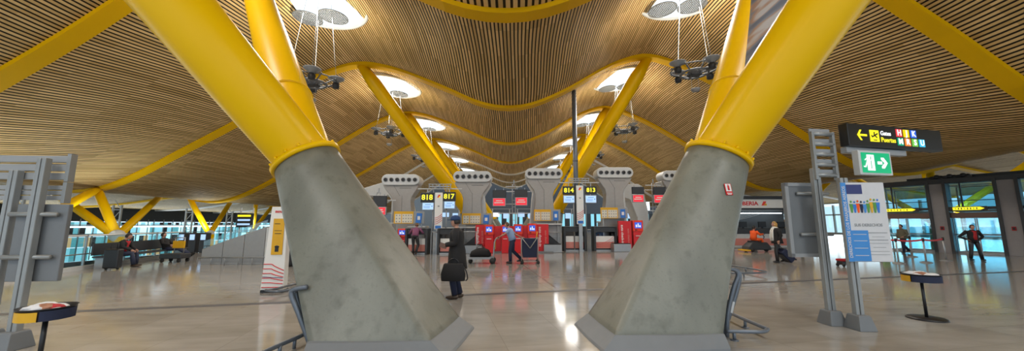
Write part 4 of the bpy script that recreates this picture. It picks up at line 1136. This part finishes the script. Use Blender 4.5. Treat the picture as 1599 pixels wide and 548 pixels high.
# balustrade on the left and stair parapet
def balustrade():
    k = 0
    ys = [5.2+1.9*i for i in range(8)]
    for i in range(7):
        y0, y1 = ys[i], ys[i+1]; a = Vector((LINE(y0)+.1, y0, 0)); b = Vector((LINE(y1)+.1, y1, 0)); d = b-a; rz = math.atan2(d.y, d.x); L = d.length
        where = ['cut by the left edge', 'behind the left sign stand', 'right of the left sign stand', 'left of the seated people', 'behind the person in red sitting', 'behind the reclining person', 'nearest the stair parapet'][i]
        t = thing('balustrade_panel', 'glass balustrade panel with white top rail, '+where, 'balustrade', a, rz, 'glass balustrade panels along the void')
        mb('glass').box((L/2, 0, .64), (L-.06, .02, 1.0)).build('glass_pane', t)
        mb('light').box((L/2, 0, .07), (L, .12, .14)).build('kerb', t)
        mb('white').tube([(0, 0, 1.17), (L, 0, 1.17)], .03, 8).build('top_rail', t)
        mb('steel').tube([(0, -.1, .55), (L, -.1, .55)], .02, 8).build('mid_rail', t)
        mb('steel').box((0, 0, .6), (.05, .06, 1.2)).build('post', t)
balustrade()
def parapet():
    a = G(313, 413); b = G(411, 413)
    t = thing('stair_parapet', 'grey panelled stair parapet with slanted top, left of the white totem', 'parapet', a)
    w = b.x-a.x
    for i in range(3):
        x0 = w*i/3; x1 = w*(i+1)/3; zt = lambda x: .58+.85*min(1, (x/w)*1.05)
        m = mb('grey'); m.prism([(x0+.01, .0), (x1-.01, .0), (x1-.01, zt(x1)), (x0+.01, zt(x0))], 0, .15); m.build('panel', t, .01)
    m = mb('light'); m.prism([(w+.01, 0), (w+1.9, 0), (w+1.9, 1.5), (w+.01, 1.43)], 0, .15); m.build('pale_panel', t, .01)
    m = mb('steel'); m.tube([(0, -.15, .28), (w+1.9, -.15, .3)], .025, 8)
    for i in range(9): m.tube([(i*(w+1.8)/8, -.15, 0), (i*(w+1.8)/8, -.15, .29)], .015, 6)
    m.build('bumper_rail', t)
    g = mb('glass'); g.prism([(0, .6), (w, 1.45), (w, 1.75), (0, .9)], .05, .07); g.build('glass_upstand', t)
    m = mb('grey'); m.tube([(0, .06, .58), (w, .06, 1.45), (w+1.9, .06, 1.52)], .03, 8); m.build('top_rail', t)
parapet()
# dark bins/luggage beside the totem
p = G(448, 418)
t = thing('dark_bin', 'black rounded bin standing between the totem and the left concrete base', 'bin', (p.x-.15, 14, 0)); mb('black').lathe([(.3, 0), (.34, .1), (.34, 1.15), (.25, 1.25), (.02, 1.27)], n=20).build('body', t); mb('dark').lathe([(.35, .95), (.36, 1.0), (.35, 1.05)], n=20).build('band', t)

# overhead info display far left
def far_display(px0, px1, y0, y1, Y, label):
    a = at(px0, y0, Y); b = at(px1, y1, Y); w = b.x-a.x; h = a.z-b.z
    t = thing('overhead_display', label, 'display', ((a.x+b.x)/2, Y, b.z), 0)
    mb('black').box((0, 0, h/2), (w, .2, h)).build('casing', t, .02)
    mb('e_yel').box((0, -.11, h*.82), (w*.85, .01, h*.14)).build('yellow_line', t)
    mb('e_screen').box((0, -.11, h*.52), (w*.8, .01, h*.13)).build('upper_lit_line', t); mb('e_screen').box((0, -.11, h*.22), (w*.8, .01, h*.13)).build('lower_lit_line', t)
    for s in (-1, 1): mb('light').tube([(s*w*.4, .15, -b.z), (s*w*.4, .15, h+.4)], .05, 8).build('mast', t)
far_display(372, 394, 333, 355, 26, 'black hanging departures display over the stair, with yellow top line')
for k, (px, l) in enumerate(((286, 'small dark terminal, left one beyond the glass'), (303, 'small dark terminal, middle one beyond the glass'), (320, 'small dark terminal, right one beyond the glass'))):
    p = at(px, 383, 20.5); p.z = 0
    t = thing('service_terminal', l, 'terminal', (p.x, 20.5, -.0), 0, 'dark service terminals in a row')
    mb('black').box((0, 0, .55), (.4, .3, 1.1)).build('body', t, .03); mb('e_screen').box((0, -.16, .85), (.26, .02, .3)).build('screen', t)
for k, (x, y) in enumerate(((-33, 24), (-34, 31), (-34, 38), (-35, 17), (-36, 46))):
    t = thing('lattice_mast', 'pale steel lattice mast across the void, %s' % ['right of the left board', 'between yellow forked columns', 'above dark terminals', 'behind the left sign stand', 'most distant'][k], 'mast', (x, y, -4), 0, 'pale lattice masts across the void')
    for s in (-1, 1): mb('light').box((s*.35, 0, 3.6), (.12, .12, 7.2)).build('chord', t)
    m = mb('light')
    for i in range(8): m.box((0, 0, .5+i*.9), (.7, .06, .06)); m.box((0, 0, .95+i*.9), (.95, .04, .04), ry=.9*(1 if i % 2 else -1))
    m.build('lacing', t)
# ------------------------------------------------------------ people
def head_mesh(m, c, yaw=0, pitch=0, s=1.0):
    N, K = 20, 16; m.use('skin'); old = m.T
    m.T = old @ Matrix.Translation(c) @ Matrix.Rotation(yaw, 4, 'Z') @ Matrix.Rotation(pitch, 4, 'Y') @ Matrix.Scale(s, 4)
    rings = []
    for j in range(K+1):
        b = -PI/2+PI*j/K; z = math.sin(b); q = max(math.cos(b), .03); ring = []
        for i in range(N):
            a = 2*PI*i/N; x = .092*q*math.cos(a); y = .074*q*math.sin(a); zz = .118*z
            f = max(0, math.cos(a))
            if z < 0: x *= 1-.12*(-z); y *= 1-.30*(-z)**1.3
            if z < -.45 and f > .6: x += .012*f                      # chin
            if abs(z+.12) < .24 and f > .93: x += .020*(1-abs(z+.12)/.24)  # nose
            if abs(z-.12) < .13 and .6 < f < .93: x -= .006            # eye sockets
            if math.cos(a) < 0 and z > -.3: x *= 1.08
            ring.append((x, y, zz))
        rings.append(ring)
    m.loft(rings)
    for sy in (-1, 1): m.ball((-.004, sy*.074, -.008), (.014, .008, .028), 8, 6)
    m.use('hairdark')
    for sy in (-1, 1): m.ball((.083, sy*.028, .012), (.008, .011, .006), 8, 5)
    m.use('belt'); m.ball((.088, 0, -.055), (.006, .022, .005), 8, 5)
    m.T = old
def hand(m, w, d, side, curl=.5, s=1.0):
    m.use('skin'); w = Vector(w); d = Vector(d).normalized()
    lat = Vector((1, 0, 0)) if abs(d.x) < .7 else Vector((0, 0, -1))
    lat = (lat-d*lat.dot(d)).normalized(); nrm = d.cross(lat)*(1 if side > 0 else -1)
    pc = w+d*.05*s
    rings = []
    for t, ww, th in ((0, .024, .02), (.02, .034, .017), (.06, .041, .015), (.088, .038, .012)):
        rings.append([w+d*t*s+lat*ww*s*math.cos(2*PI*i/10)+nrm*th*s*math.sin(2*PI*i/10) for i in range(10)])
    m.loft(rings)
    for k, (L, o) in enumerate(((.070, .03), (.078, .01), (.072, -.011), (.056, -.030))):
        p = w+d*.082*s+lat*o*s; dd = (d-nrm*curl*.4).normalized(); q1 = p+dd*L*.45*s; dd = (d-nrm*curl*1.1).normalized(); q2 = q1+dd*L*.32*s; dd = (d-nrm*curl*2.0).normalized(); q3 = q2+dd*L*.25*s
        m.tube([p, q1, q2, q3], [.0095*s, .009*s, .008*s, .006*s], 7)
    p = w+d*.03*s+lat*.034*s; q1 = p+(d*.6+lat*.7).normalized()*.03*s; q2 = q1+(d*.95+lat*.25-nrm*.3).normalized()*.03*s; q3 = q2+(d-nrm*.5).normalized()*.018*s
    m.tube([p, q1, q2, q3], [.012*s, .0105*s, .009*s, .007*s], 7)
def ell(c, rx, ry, n=18, tilt=None):
    c = Vector(c); ax = (tilt or Vector((0, 0, 1))).normalized()
    u = Vector((1, 0, 0)); u = (u-ax*u.dot(ax)).normalized(); v = ax.cross(u)
    return [c+u*rx*math.cos(2*PI*i/n)+v*ry*math.sin(2*PI*i/n) for i in range(n)]
def person(label, loc, rz, H_=1.72, pel=(0, 0, .95), neck=(0.02, 0, 1.46), head=(.05, 0, 1.60), hy=0, hp=0,
           eL=(-.02, .27, 1.14), wL=(.06, .28, .90), eR=(-.02, -.27, 1.14), wR=(.06, -.28, .90),
           kL=(.03, .1, .50), aL=(0, .1, .09), kR=(.03, -.1, .50), aR=(0, -.1, .09),
           top='coat', hem=None, legs='denim', shoes='shoe', hair='hairdark', hairlong=False, cap=None, short=False, bulk=1.0, scarf=None, under=None, curl=.6, openj=False):
    S = H_/1.72; t = thing('person', label, 'person', loc, rz)
    V = lambda p: Vector(p)*S
    pel, neck, head, eL, wL, eR, wR, kL, aL, kR, aR = map(V, (pel, neck, head, eL, wL, eR, wR, kL, aL, kR, aR))
    ax = (neck-pel).normalized(); Ls = (neck-pel).length
    shL = neck-ax*.06*S+Vector((0, .185*S, 0)); shR = neck-ax*.06*S-Vector((0, .185*S, 0))
    hL = pel+Vector((0, .09*S, -.03*S)); hR = pel+Vector((0, -.09*S, -.03*S))
    # --- body (skin)
    m = mb('skin')
    pts = [(0, .13, .16), (.12, .125, .155), (.35, .10, .14), (.62, .115, .155), (.82, .11, .17), (.93, .08, .13), (1.0, .05, .055), (1.12, .05, .052)]
    rings = []
    for q, rx, ry in pts:
        c = pel+ax*Ls*q if q <= 1 else neck.lerp(head, .5)
        rings.append(ell(c, rx*S*.86, ry*S*.86, tilt=ax))
    m.loft(rings)
    for sh, e, w, sd in ((shL, eL, wL, 1), (shR, eR, wR, -1)):
        m.tube([sh, sh.lerp(e, .5), e, e.lerp(w, .35), w], [.05*S, .044*S, .036*S, .037*S, .024*S], 12)
        hand(m, w, (w-e), sd, curl, S)
    for h, k, a in ((hL, kL, aL), (hR, kR, aR)):
        m.tube([h, h.lerp(k, .5), k, k.lerp(a, .35), a], [.078*S, .068*S, .05*S, .05*S, .034*S], 12)
    head_mesh(m, head, hy, hp, S)
    m.build('body', t)
    # --- shoes
    for a, k in ((aL, kL), (aR, kR)):
        sh = (a-k).normalized(); fw = Vector((1, 0, 0)); fw = (fw-sh*fw.dot(sh)*.8).normalized()
        if a.z < .2*S: fw = Vector((fw.x, fw.y, min(0, fw.z)*.3)).normalized()
        b = a+Vector((0, 0, -.045*S)) if a.z < .2*S else a+sh*.045*S
        m = mb(shoes); m.tube([b-fw*.075*S, b-fw*.05*S, b+fw*.03*S, b+fw*.12*S, b+fw*.17*S, b+fw*.19*S], [.02*S, .043*S, .045*S, .04*S, .03*S, .012*S], 12); m.build('shoe', t)
    # --- trousers
    m = mb(legs)
    m.loft([ell(pel+ax*.10*S, .125*S, .165*S, tilt=ax), ell(pel, .14*S, .18*S, tilt=ax), ell(pel-Vector((0, 0, .07*S)), .125*S, .165*S)])
    for h, k, a in ((hL, kL, aL), (hR, kR, aR)):
        m.tube([h+Vector((0, 0, .03)), h.lerp(k, .4), k, k.lerp(a, .4), a+(k-a).normalized()*.0], [.098*S, .09*S, .072*S, .07*S, .065*S], 14)
    m.build('trousers', t)
    # --- top garment
    m = mb(top); B = bulk; rings = []
    if hem is not None:
        hb = Vector((pel.x-.01, 0, hem*S)); rings.append(ell(hb, .19*S*B, .22*S*B)); rings.append(ell(hb.lerp(pel, .5), .175*S*B, .21*S*B))
        rings.append(ell(pel+ax*.05*S, .16*S*B, .2*S*B, tilt=ax))
    else: rings.append(ell(pel+ax*.0, .155*S*B, .19*S*B, tilt=ax))
    for q, rx, ry in ((.35, .135, .175), (.62, .145, .185), (.82, .14, .2), (.93, .10, .165), (.985, .065, .085), (1.02, .056, .065)):
        rings.append(ell(pel+ax*Ls*q, rx*S*B, ry*S*B, tilt=ax))
    m.loft(rings)
    for sh, e, w in ((shL, eL, wL), (shR, eR, wR)):
        if short: m.tube([sh+ax*.01, sh.lerp(e, .5), sh.lerp(e, .8)], [.068*S, .062*S, .06*S], 14)
        else: m.tube([sh+ax*.01, sh.lerp(e, .5), e, e.lerp(w, .5), e.lerp(w, .95)], [.07*S*B, .064*S*B, .056*S*B, .05*S*B, .043*S*B], 14)
    m.build('shirt' if short or hem is None and not openj else 'coat', t)
    if openj:                                  # contrasting shirt front
        m = mb(under); c = pel+ax*Ls*.5+Vector((.085*S, 0, 0)); m.loft([ell(pel+ax*Ls*q+Vector((.075*S*B, 0, 0)), .085*S*B, .09*S, tilt=ax) for q in (.08, .4, .7, .93)]); m.build('shirt_front', t)
    if scarf:
        m = mb(scarf); c = neck+Vector((.01, 0, .0))
        m.tube([c+Vector((.075*math.cos(a), .085*math.sin(a), .01*math.cos(a)))*S for a in [2*PI*i/16 for i in range(16)]], .035*S, 8, closed=True)
        for sy in (-1, 1): m.tube([c+Vector((.08, sy*.045, 0))*S, c+Vector((.145, sy*.06, -.15))*S, c+Vector((.165, sy*.06, -.38))*S, c+Vector((.165, sy*.06, -.55))*S], [.03*S, .04*S, .042*S, .035*S], 8)
        m.build('scarf', t)
    # --- hair
    T = Matrix.Translation(head) @ Matrix.Rotation(hy, 4, 'Z') @ Matrix.Rotation(hp, 4, 'Y') @ Matrix.Scale(S, 4)
    m = mb(hair); m.T = T; N = 18; rings = []
    for j in range(9):
        b = lerp(-.35, PI/2, j/8); q = max(math.cos(b), .03)
        ring = []
        for i in range(N):
            a = 2*PI*i/N; f = math.cos(a); g = 1.0 if f < .35 else max(.6, 1-(f-.35)*.9) if b < .6 else 1
            x = .103*q*f*g-.008; y = .086*q*math.sin(a); z = .13*math.sin(b)
            if f > .35 and b < .55: z = max(z, .07)
            ring.append((x, y, z))
        rings.append(ring)
    m.loft(rings)
    if hairlong:
        m.loft([ell((-.03, 0, z), rx, ry) for z, rx, ry in ((.04, .095, .095), (-.04, .09, .105), (-.11, .075, .1), (-.16, .05, .08))])
    m.build('hair', t)
    if cap:
        m = mb(cap); m.T = T
        m.lathe([(.1, .035), (.108, .06), (.1, .1), (.07, .135), (.01, .148)], n=20, sx=1.02, sy=.88)
        m.loft([ell((.10, 0, .045), .075, .06), ell((.10, 0, .055), .075, .06)]); m.build('cap', t)
    return t
LFT, RGT = PI, 0.0
# walker in black coat, facing left, holding paper, bag
p = G(713, 466)
person('person in long black coat and dark blue cap walking left, carrying a black bag', p, PI, 1.74,
       wL=(.22, .2, 1.12), eL=(.0, .25, 1.16), wR=(.05, -.27, .88), top='coat', hem=.62, legs='navy', cap='bluecap', kL=(.1, .09, .52), aL=(.02, .09, .09), kR=(.05, -.09, .5), aR=(-.06, -.09, .09), bulk=1.12, hp=.05)
t = thing('shoulder_bag', 'soft black briefcase bag carried by the person in the long black coat', 'bag', (p.x-.04, p.y-.24, .40), 0)
m = mb('coat'); m.loft([[(x*1.0, y*1.0, 0) for x, y in stadium(.50, .13, 4)], [(x*1.04, y*1.3, .14) for x, y in stadium(.50, .13, 4)], [(x*.86, y*.9, .34) for x, y in stadium(.48, .12, 4)], [(x*.8, y*.4, .36) for x, y in stadium(.46, .12, 4)]]); m.build('bag_body', t, .01)
mb('black').tube(smooth([(-.12, 0, .34), (-.08, 0, .42), (0, 0, .455), (.08, 0, .42), (.12, 0, .34)], 4), .012, 8).build('handle', t)
mb('black').tube(smooth([(.2, .0, .3), (.27, .0, .2), (.3, .02, .05), (.26, .02, .0)], 4), .012, 6).build('strap', t)
tag(mb('brown').box((p.x-.27, p.y-.2, 1.12), (.16, .03, .1), ry=.3).build('brown_wallet', None, .008), 'small brown wallet held out by the person in the black coat', 'wallet')

# mauve shirt at desk 818, leaning forward, back to camera
p = G(650, 397)
person('person in a mauve shirt leaning on desk 818, one leg crossed', (p.x, p.y-.32, 0), PI/2, 1.7, neck=(.22, 0, 1.40), head=(.32, 0, 1.52), eL=(.22, .34, 1.12), wL=(.42, .3, 1.16), eR=(.22, -.36, 1.12), wR=(.42, -.36, 1.16),
       kL=(.1, .1, .5), aL=(-.04, .06, .09), kR=(.1, -.16, .52), aR=(-.12, -.1, .12), top='purple', legs='black', hair='hairbrown', hp=.3)
# trolley pusher in light blue
p = G(800, 411); p = Vector((p.x+.02, p.y, 0))
person('person in light blue t-shirt pushing a luggage trolley and towing a dark cart', p, PI, 1.68, neck=(.16, 0, 1.44), head=(.24, 0, 1.57), eL=(.3, .24, 1.22), wL=(.55, .22, 1.08), eR=(-.12, -.3, 1.18), wR=(-.4, -.3, 1.05),
       kL=(.1, .1, .5), aL=(.08, .1, .09), kR=(-.02, -.1, .5), aR=(-.36, -.1, .16), top='shirtblue', legs='navy', hair='hairbrown', short=True, bulk=1.08, hp=.15, shoes='black')
# luggage trolley left of pusher
def wheel(m, c, r, w): m.tube([(c[0], c[1]-w/2, c[2]), (c[0], c[1]+w/2, c[2])], r, 16)
q = Vector((p.x-.95, p.y-.05, 0))
t = thing('luggage_trolley', 'steel luggage trolley pushed by the person in light blue', 'trolley', q)
m = mb('steel'); m.box((-.3, 0, .2), (1.0, .5, .035)); m.box((-.3, -.24, .24), (1.0, .03, .05)); m.box((-.3, .24, .24), (1.0, .03, .05)); m.build('deck', t)
for s in (-1, 1): mb('steel').tube(smooth([(.18, s*.24, .18), (.2, s*.24, .6), (.26, s*.24, .95), (.36, s*.24, 1.04)], 3), .02, 8).build('side_tube', t)
mb('black').tube([(.37, -.26, 1.04), (.37, .26, 1.04)], .026, 8).build('handle', t)
m = mb('steel'); m.box((.2, 0, .55), (.02, .46, .03)); m.box((.21, 0, .75), (.02, .46, .22)); m.build('basket', t)
mb('ypanel').box((.25, -.0, .72), (.02, .3, .3)).build('advert_plate', t)
for x, y, r in ((.15, -.24, .12), (.15, .24, .12), (-.75, 0, .09)): m = mb('rubber'); wheel(m, (x, y, r), r, .05); m.build('wheel', t)
t = thing('duffel_bag', 'bulging black bag lying on the steel luggage trolley', 'bag', (q.x-.32, q.y, .22))
m = mb('coat'); m.loft([ell((x, 0, z), rx, ry, tilt=Vector((1, 0, .0001))) if False else [Vector((x, ry*math.cos(2*PI*i/16), z+rx*math.sin(2*PI*i/16))) for i in range(16)] for x, rx, ry, z in ((-.46, .05, .08, .08), (-.4, .13, .2, .14), (-.15, .19, .24, .2), (.1, .2, .24, .21), (.32, .15, .2, .17), (.4, .05, .08, .12))]); m.build('bag_body', t)
mb('black').tube(smooth([(-.2, 0, .38), (-.1, 0, .46), (.05, 0, .46), (.14, 0, .39)], 4), .014, 6).build('handle', t)
# dark cart on the right
q = Vector((p.x+.66, p.y-.05, 0))
t = thing('service_cart', 'dark cloth sided folding cart towed by the person in light blue', 'cart', q)
m = mb('navy'); m.loft([[(x, y, .25) for x, y in ((-.25, -.22), (.32, -.22), (.32, .22), (-.25, .22))], [(x, y, 1.0) for x, y in ((-.32, -.26), (.36, -.26), (.36, .26), (-.32, .26))]], smooth=False); m.build('cloth_body', t, .02)
for s in (-1, 1):
    m = mb('taupe'); m.tube([(-.28, s*.285, 1.02), (.04, s*.29, .62)], .016, 6); m.tube([(.34, s*.285, 1.05), (.04, s*.29, .62)], .016, 6); m.tube([(-.3, s*.27, .1), (.38, s*.27, .1)], .016, 6); m.tube([(.36, s*.27, .08), (.36, s*.27, 1.05)], .016, 6); m.tube([(-.3, s*.27, .08), (-.3, s*.27, 1.0)], .016, 6); m.build('frame', t)
mb('steel').tube([(-.32, 0, 1.0), (-.42, .2, 1.04)], .014, 6).build('tow_handle', t)
mb('ypanel').tube([(.3, -.28, 1.0), (.33, -.3, 1.28)], .018, 6).build('yellow_stick', t)
for x, y in ((-.28, -.27), (-.28, .27), (.36, -.27), (.36, .27)): m = mb('rubber'); wheel(m, (x, y, .07), .07, .035); m.build('wheel', t)

# blonde traveller with suitcase
p = G(1217, 410)
person('person with blond hair and long white scarf in a black jacket walking left', p, PI-.1, 1.68, wL=(.05, .24, .92), wR=(-.22, -.25, .86), eR=(-.1, -.3, 1.12), kL=(.12, .09, .51), aL=(.1, .09, .09), kR=(-.04, -.09, .48), aR=(-.3, -.09, .13),
       top='coat', hem=.80, legs='black', hair='hairblond', hairlong=True, scarf='whitecloth', bulk=1.12, shoes='black')
t = thing('rolling_suitcase', 'dark blue rolling suitcase pulled behind the blond haired person', 'suitcase', (p.x+.44, p.y-.1, .06)); t.rotation_euler = (0, -.75, 0)
mb('navy').box((0, 0, .33), (.26, .42, .56)).build('shell', t, .04)
m = mb('dark'); m.tube([(.06, -.12, .6), (.06, -.12, .85), (.06, .12, .85), (.06, .12, .6)], .012, 6); m.build('pull_handle', t)
for s in (-1, 1): m = mb('rubber'); wheel(m, (.1, s*.17, .03), .035, .03); m.build('wheel', t)
mb('black').box((-.14, 0, .33), (.02, .34, .4)).build('front_pocket', t, .01)

# orange worker on a ride-on cleaning machine
p = G(1183, 390)
Yv = p.y-1.6; p = Vector((at(1183, 380, Yv).x, Yv, 0))
t = thing('cleaning_machine', 'dark ride-on floor cleaning machine in front of the airline counter', 'cleaning machine', p)
m = mb('dark'); m.loft([[(x*1.0, y, z) for x, y in ((-.75, -.32), (.6, -.32), (.6, .32), (-.75, .32))] for z in (.12,)]+[[(x, y, z) for x, y in ((-.7, -.34), (.55, -.34), (.55, .34), (-.7, .34))] for z in (.3,)]+[[(x, y, .55) for x, y in ((-.45, -.28), (.4, -.28), (.4, .28), (-.45, .28))]], smooth=False); m.build('hull', t, .05)
mb('ypanel').box((-.78, 0, .1), (.3, .75, .08)).build('yellow_squeegee', t, .02)
m = mb('railgrey'); m.tube(smooth([(.1, 0, .5), (.42, 0, .8), (.34, 0, 1.0)], 4), .03, 8); m.tube([(.34, -.2, 1.0), (.34, .2, 1.0)], .022, 8); m.build('steering_column', t)
mb('black').box((-.25, 0, .58), (.4, .4, .1)).build('seat', t, .03)
for x, y in ((-.5, -.3), (-.5, .3), (.48, 0)): m = mb('rubber'); wheel(m, (x, y, .12), .12, .07); m.build('wheel', t)
person('person in orange workwear sitting on the dark cleaning machine', (p.x-.2, p.y, -.02), 0.1, 1.7, pel=(0, 0, .74), neck=(.06, 0, 1.24), head=(.1, 0, 1.39), eL=(.22, .28, 1.0), wL=(.46, .2, 1.04), eR=(.22, -.28, 1.0), wR=(.46, -.2, 1.04),
       kL=(.42, .14, .74), aL=(.46, .16, .36), kR=(.42, -.14, .74), aR=(.46, -.16, .36), top='orangecloth', legs='orangecloth', shoes='black', bulk=1.1)

# people by the lifts
p = G(1526, 407)
person('person in red shirt and open dark jacket, hands on hips, before the right lift', p, -PI/2-.35, 1.55, eL=(-.12, .42, 1.14), wL=(.0, .22, 1.0), eR=(-.12, -.42, 1.14), wR=(.0, -.22, 1.0), kL=(.02, .15, .5), aL=(0, .2, .09), kR=(.02, -.15, .5), aR=(0, -.2, .09),
       top='coat', openj=True, under='redcloth', legs='black', shoes='black', bulk=1.05)
p = G(1414, 395)
person('person in an olive jacket and blue jeans walking left behind the red belt', p, PI, 1.55, wL=(.18, .2, 1.0), kL=(.14, .1, .52), aL=(.16, .1, .09), kR=(-.06, -.1, .49), aR=(-.36, -.1, .16), top='olive', hem=.86, legs='denim', bulk=1.15)
p = G(1386, 396)
person('person in a dark coat standing next to the poster edge with a green bag', p, PI*.75, 1.55, top='coat', hem=.8, legs='black', bulk=1.1)
t = thing('green_bag', 'green bag hanging beside the person in the dark coat near the poster', 'bag', (p.x-.42, p.y-.3, .12)); mb('greencloth').loft([[(x, y, 0) for x, y in stadium(.34, .2, 4)], [(x*1.1, y*1.2, .3) for x, y in stadium(.34, .2, 4)], [(x*.9, y*.7, .62) for x, y in stadium(.34, .2, 4)]]).build('bag_body', t, .02)
mb('black').tube(smooth([(-.1, 0, .6), (0, 0, .75), (.1, 0, .6)], 4), .012, 6).build('handle', t)
# low red & black luggage near the sign stand
t = thing('push_toy_cart', 'low red and black wheeled cart behind the posts of the right sign stand', 'cart', G(1322, 416))
mb('redcloth').box((.0, 0, .24), (.5, .3, .08)).build('red_top', t, .02); mb('black').box((-.05, 0, .13), (.4, .26, .14)).build('underframe', t, .03)
for x in (-.2, .2): m = mb('rubber'); wheel(m, (x, -.13, .06), .06, .03); wheel(m, (x, .13, .06), .06, .03); m.build('wheel_pair', t)
m = mb('grey'); m.tube([(.3, 0, .1), (.42, 0, .34), (.42, 0, 0.02)], .015, 6); m.build('prop', t)

# seated people at left
def bench(a, L, rz, label):
    t = thing('bench', label, 'bench', a, rz, 'low dark benches by the balustrade')
    mb('dark').box((L/2, 0, .42), (L, .5, .06)).build('seat', t, .01)
    mb('dark').box((L/2, .27, .68), (L, .05, .42)).build('backrest', t, .01)
    for x in (.15, L-.15): m = mb('steel'); m.box((x, 0, .2), (.05, .45, .4)); m.build('leg', t)
rzb = math.atan2(1, -.33)
dirb = Vector((-.33, 1, 0)).normalized()
b0 = Vector((LINE(12.9)+.62, 12.9, 0))
bench(b0, 5.2, rzb, 'long dark bench along the balustrade with two people on it')
p = b0+dirb*.7
person('person with red shirt under a dark jacket sitting on the near bench end', (p.x+.15, p.y, 0), rzb-PI/2, 1.7, pel=(0, 0, .50), neck=(.12, 0, 1.0), head=(.2, 0, 1.13), hp=.3, eL=(.2, .24, .75), wL=(.4, .14, .62), eR=(.2, -.24, .75), wR=(.4, -.14, .62),
       kL=(.44, .14, .5), aL=(.44, .14, .09), kR=(.44, -.14, .5), aR=(.52, -.14, .09), top='coat', legs='denim', openj=True, under='redcloth')
t = thing('upright_suitcase', 'black upright suitcase standing in front of the person with the red shirt', 'suitcase', (p.x+.75, p.y-.75, 0), .3)
mb('black').box((0, 0, .38), (.42, .26, .66)).build('shell', t, .04); mb('dark').tube([(-.1, 0, .7), (-.1, 0, .9), (.1, 0, .9), (.1, 0, .7)], .012, 6).build('handle', t)
for s in (-1, 1): m = mb('rubber'); wheel(m, (s*.16, 0, .04), .04, .03); m.build('wheel', t)
p = b0+dirb*3.6
person('person in dark clothes reclining on the bench with legs stretched out', (p.x+.12, p.y, 0), rzb-PI/2, 1.7, pel=(.05, 0, .50), neck=(-.12, 0, .96), head=(-.12, 0, 1.1), eL=(.02, .3, .74), wL=(.25, .18, .66), eR=(.02, -.3, .74), wR=(.25, -.18, .66),
       kL=(.5, .12, .48), aL=(.9, .14, .2), kR=(.5, -.12, .5), aR=(.92, -.12, .24), top='coat', legs='navy', shoes='black')
p = G(273, 409)
t = thing('luggage_trolley', 'parked luggage trolley with a yellow plate near the reclining person', 'trolley', p)
mb('dark').box((0, 0, .25), (.9, .5, .2)).build('deck', t, .03); mb('ypanel').box((.1, 0, .72), (.5, .05, .3)).build('advert_plate', t, .01)
for s in (-1, 1): mb('steel').tube([(s*.2+.1, .03, .3), (s*.2+.1, .03, 1.0)], .02, 6).build('upright', t)
mb('steel').tube([(-.12, .03, 1.0), (.32, .03, 1.0)], .02, 6).build('handle', t)
for x in (-.35, .35): m = mb('rubber'); wheel(m, (x, -.2, .08), .08, .04); wheel(m, (x, .2, .08), .08, .04); m.build('wheel_pair', t)
# staff behind desks, only heads show
for (px, py, Y, l, k) in ((936, 350, 22.3, 'staff member with dark hair sitting behind desk 813', 'paper'), (1218, 345, 26.0, 'staff member standing behind the airline counter', 'coat')):
    q = at(px, py, Y); person('person, '+l, (q.x, Y, 0 if k != 'paper' else -.3), -PI/2, 1.7, top=k, eL=(.1, .28, 1.14), wL=(.3, .2, 1.15), eR=(.1, -.28, 1.14), wR=(.3, -.2, 1.15)) if k != 'paper' else \
        person('person, '+l, (q.x, Y, 0), -PI/2, 1.7, pel=(0, 0, .62), neck=(.05, 0, 1.12), head=(.08, 0, 1.26), eL=(.1, .28, .84), wL=(.32, .2, .92), eR=(.1, -.28, .84), wR=(.32, -.2, .92), kL=(.4, .1, .62), aL=(.4, .1, .12), kR=(.4, -.1, .62), aR=(.4, -.1, .12), top='shirtblue')
# ------------------------------------------------------------ light, world, camera
def lights():
    for k in range(-2, 7):  # rows behind the camera are added front fill, without skylights
        y = 1.5+9.8*k+3.5
        for x in (-8.7, 7.9):
            L = bpy.data.lights.new('skylight_and_fill_light', 'AREA'); L.shape = 'DISK'; L.size = 3.4; L.energy = 560 if k >= 0 else 650; L.color = (1, .96, .9)
            o = bpy.data.objects.new('skylight_and_fill_light', L); COL.objects.link(o); o.location = (x, y, roofz(x, y)-.75)
    for k in range(0, 6):
        y = 1.5+9.8*k+3.5
        for x in (-8.6, 7.9):
            L = bpy.data.lights.new('uplighter', 'SPOT'); L.energy = 900; L.spot_size = math.radians(155); L.spot_blend = 1; L.shadow_soft_size = .5; L.color = (1, .9, .72)
            o = bpy.data.objects.new('uplighter', L); COL.objects.link(o); o.location = (x, y, 8.5); o.rotation_euler = (PI, 0, 0)
lights()
def facade(x, y, ry, e, sy):      # daylight entering through the side glazing
    L = bpy.data.lights.new('window_light', 'AREA'); L.shape = 'RECTANGLE'; L.size = 3.4; L.size_y = sy; L.energy = e; L.color = (.85, .94, 1)
    o = bpy.data.objects.new('window_light', L); COL.objects.link(o); o.location = (x, y, 1.2); o.rotation_euler = (0, ry, 0)
facade(-49, 30, -PI/2, 2600, 80); facade(49, 30, PI/2, 2200, 80)
w = bpy.data.worlds.new('World'); sc.world = w; w.use_nodes = True
bg = w.node_tree.nodes['Background']; bg.inputs[0].default_value = (.68, .85, 1, 1); bg.inputs[1].default_value = 1.4
cd = bpy.data.cameras.new('Camera'); cam = bpy.data.objects.new('Camera', cd); COL.objects.link(cam)
cd.sensor_width = 36; cd.lens = F/1599*36; cam.location = (0, 0, H); cam.rotation_euler = (PI/2+TH, 0, 0); cd.clip_end = 300
sc.camera = cam
vs = sc.view_settings; vs.view_transform = 'Standard'; vs.look = 'None'; vs.gamma = 1; vs.use_curve_mapping = False; vs.exposure = 0
sc.display_settings.display_device = 'sRGB'
cy = sc.cycles; cy.max_bounces = 8; cy.diffuse_bounces = 4; cy.glossy_bounces = 4; cy.transparent_max_bounces = 16; cy.caustics_reflective = False; cy.caustics_refractive = False
cy.sample_clamp_indirect = 6
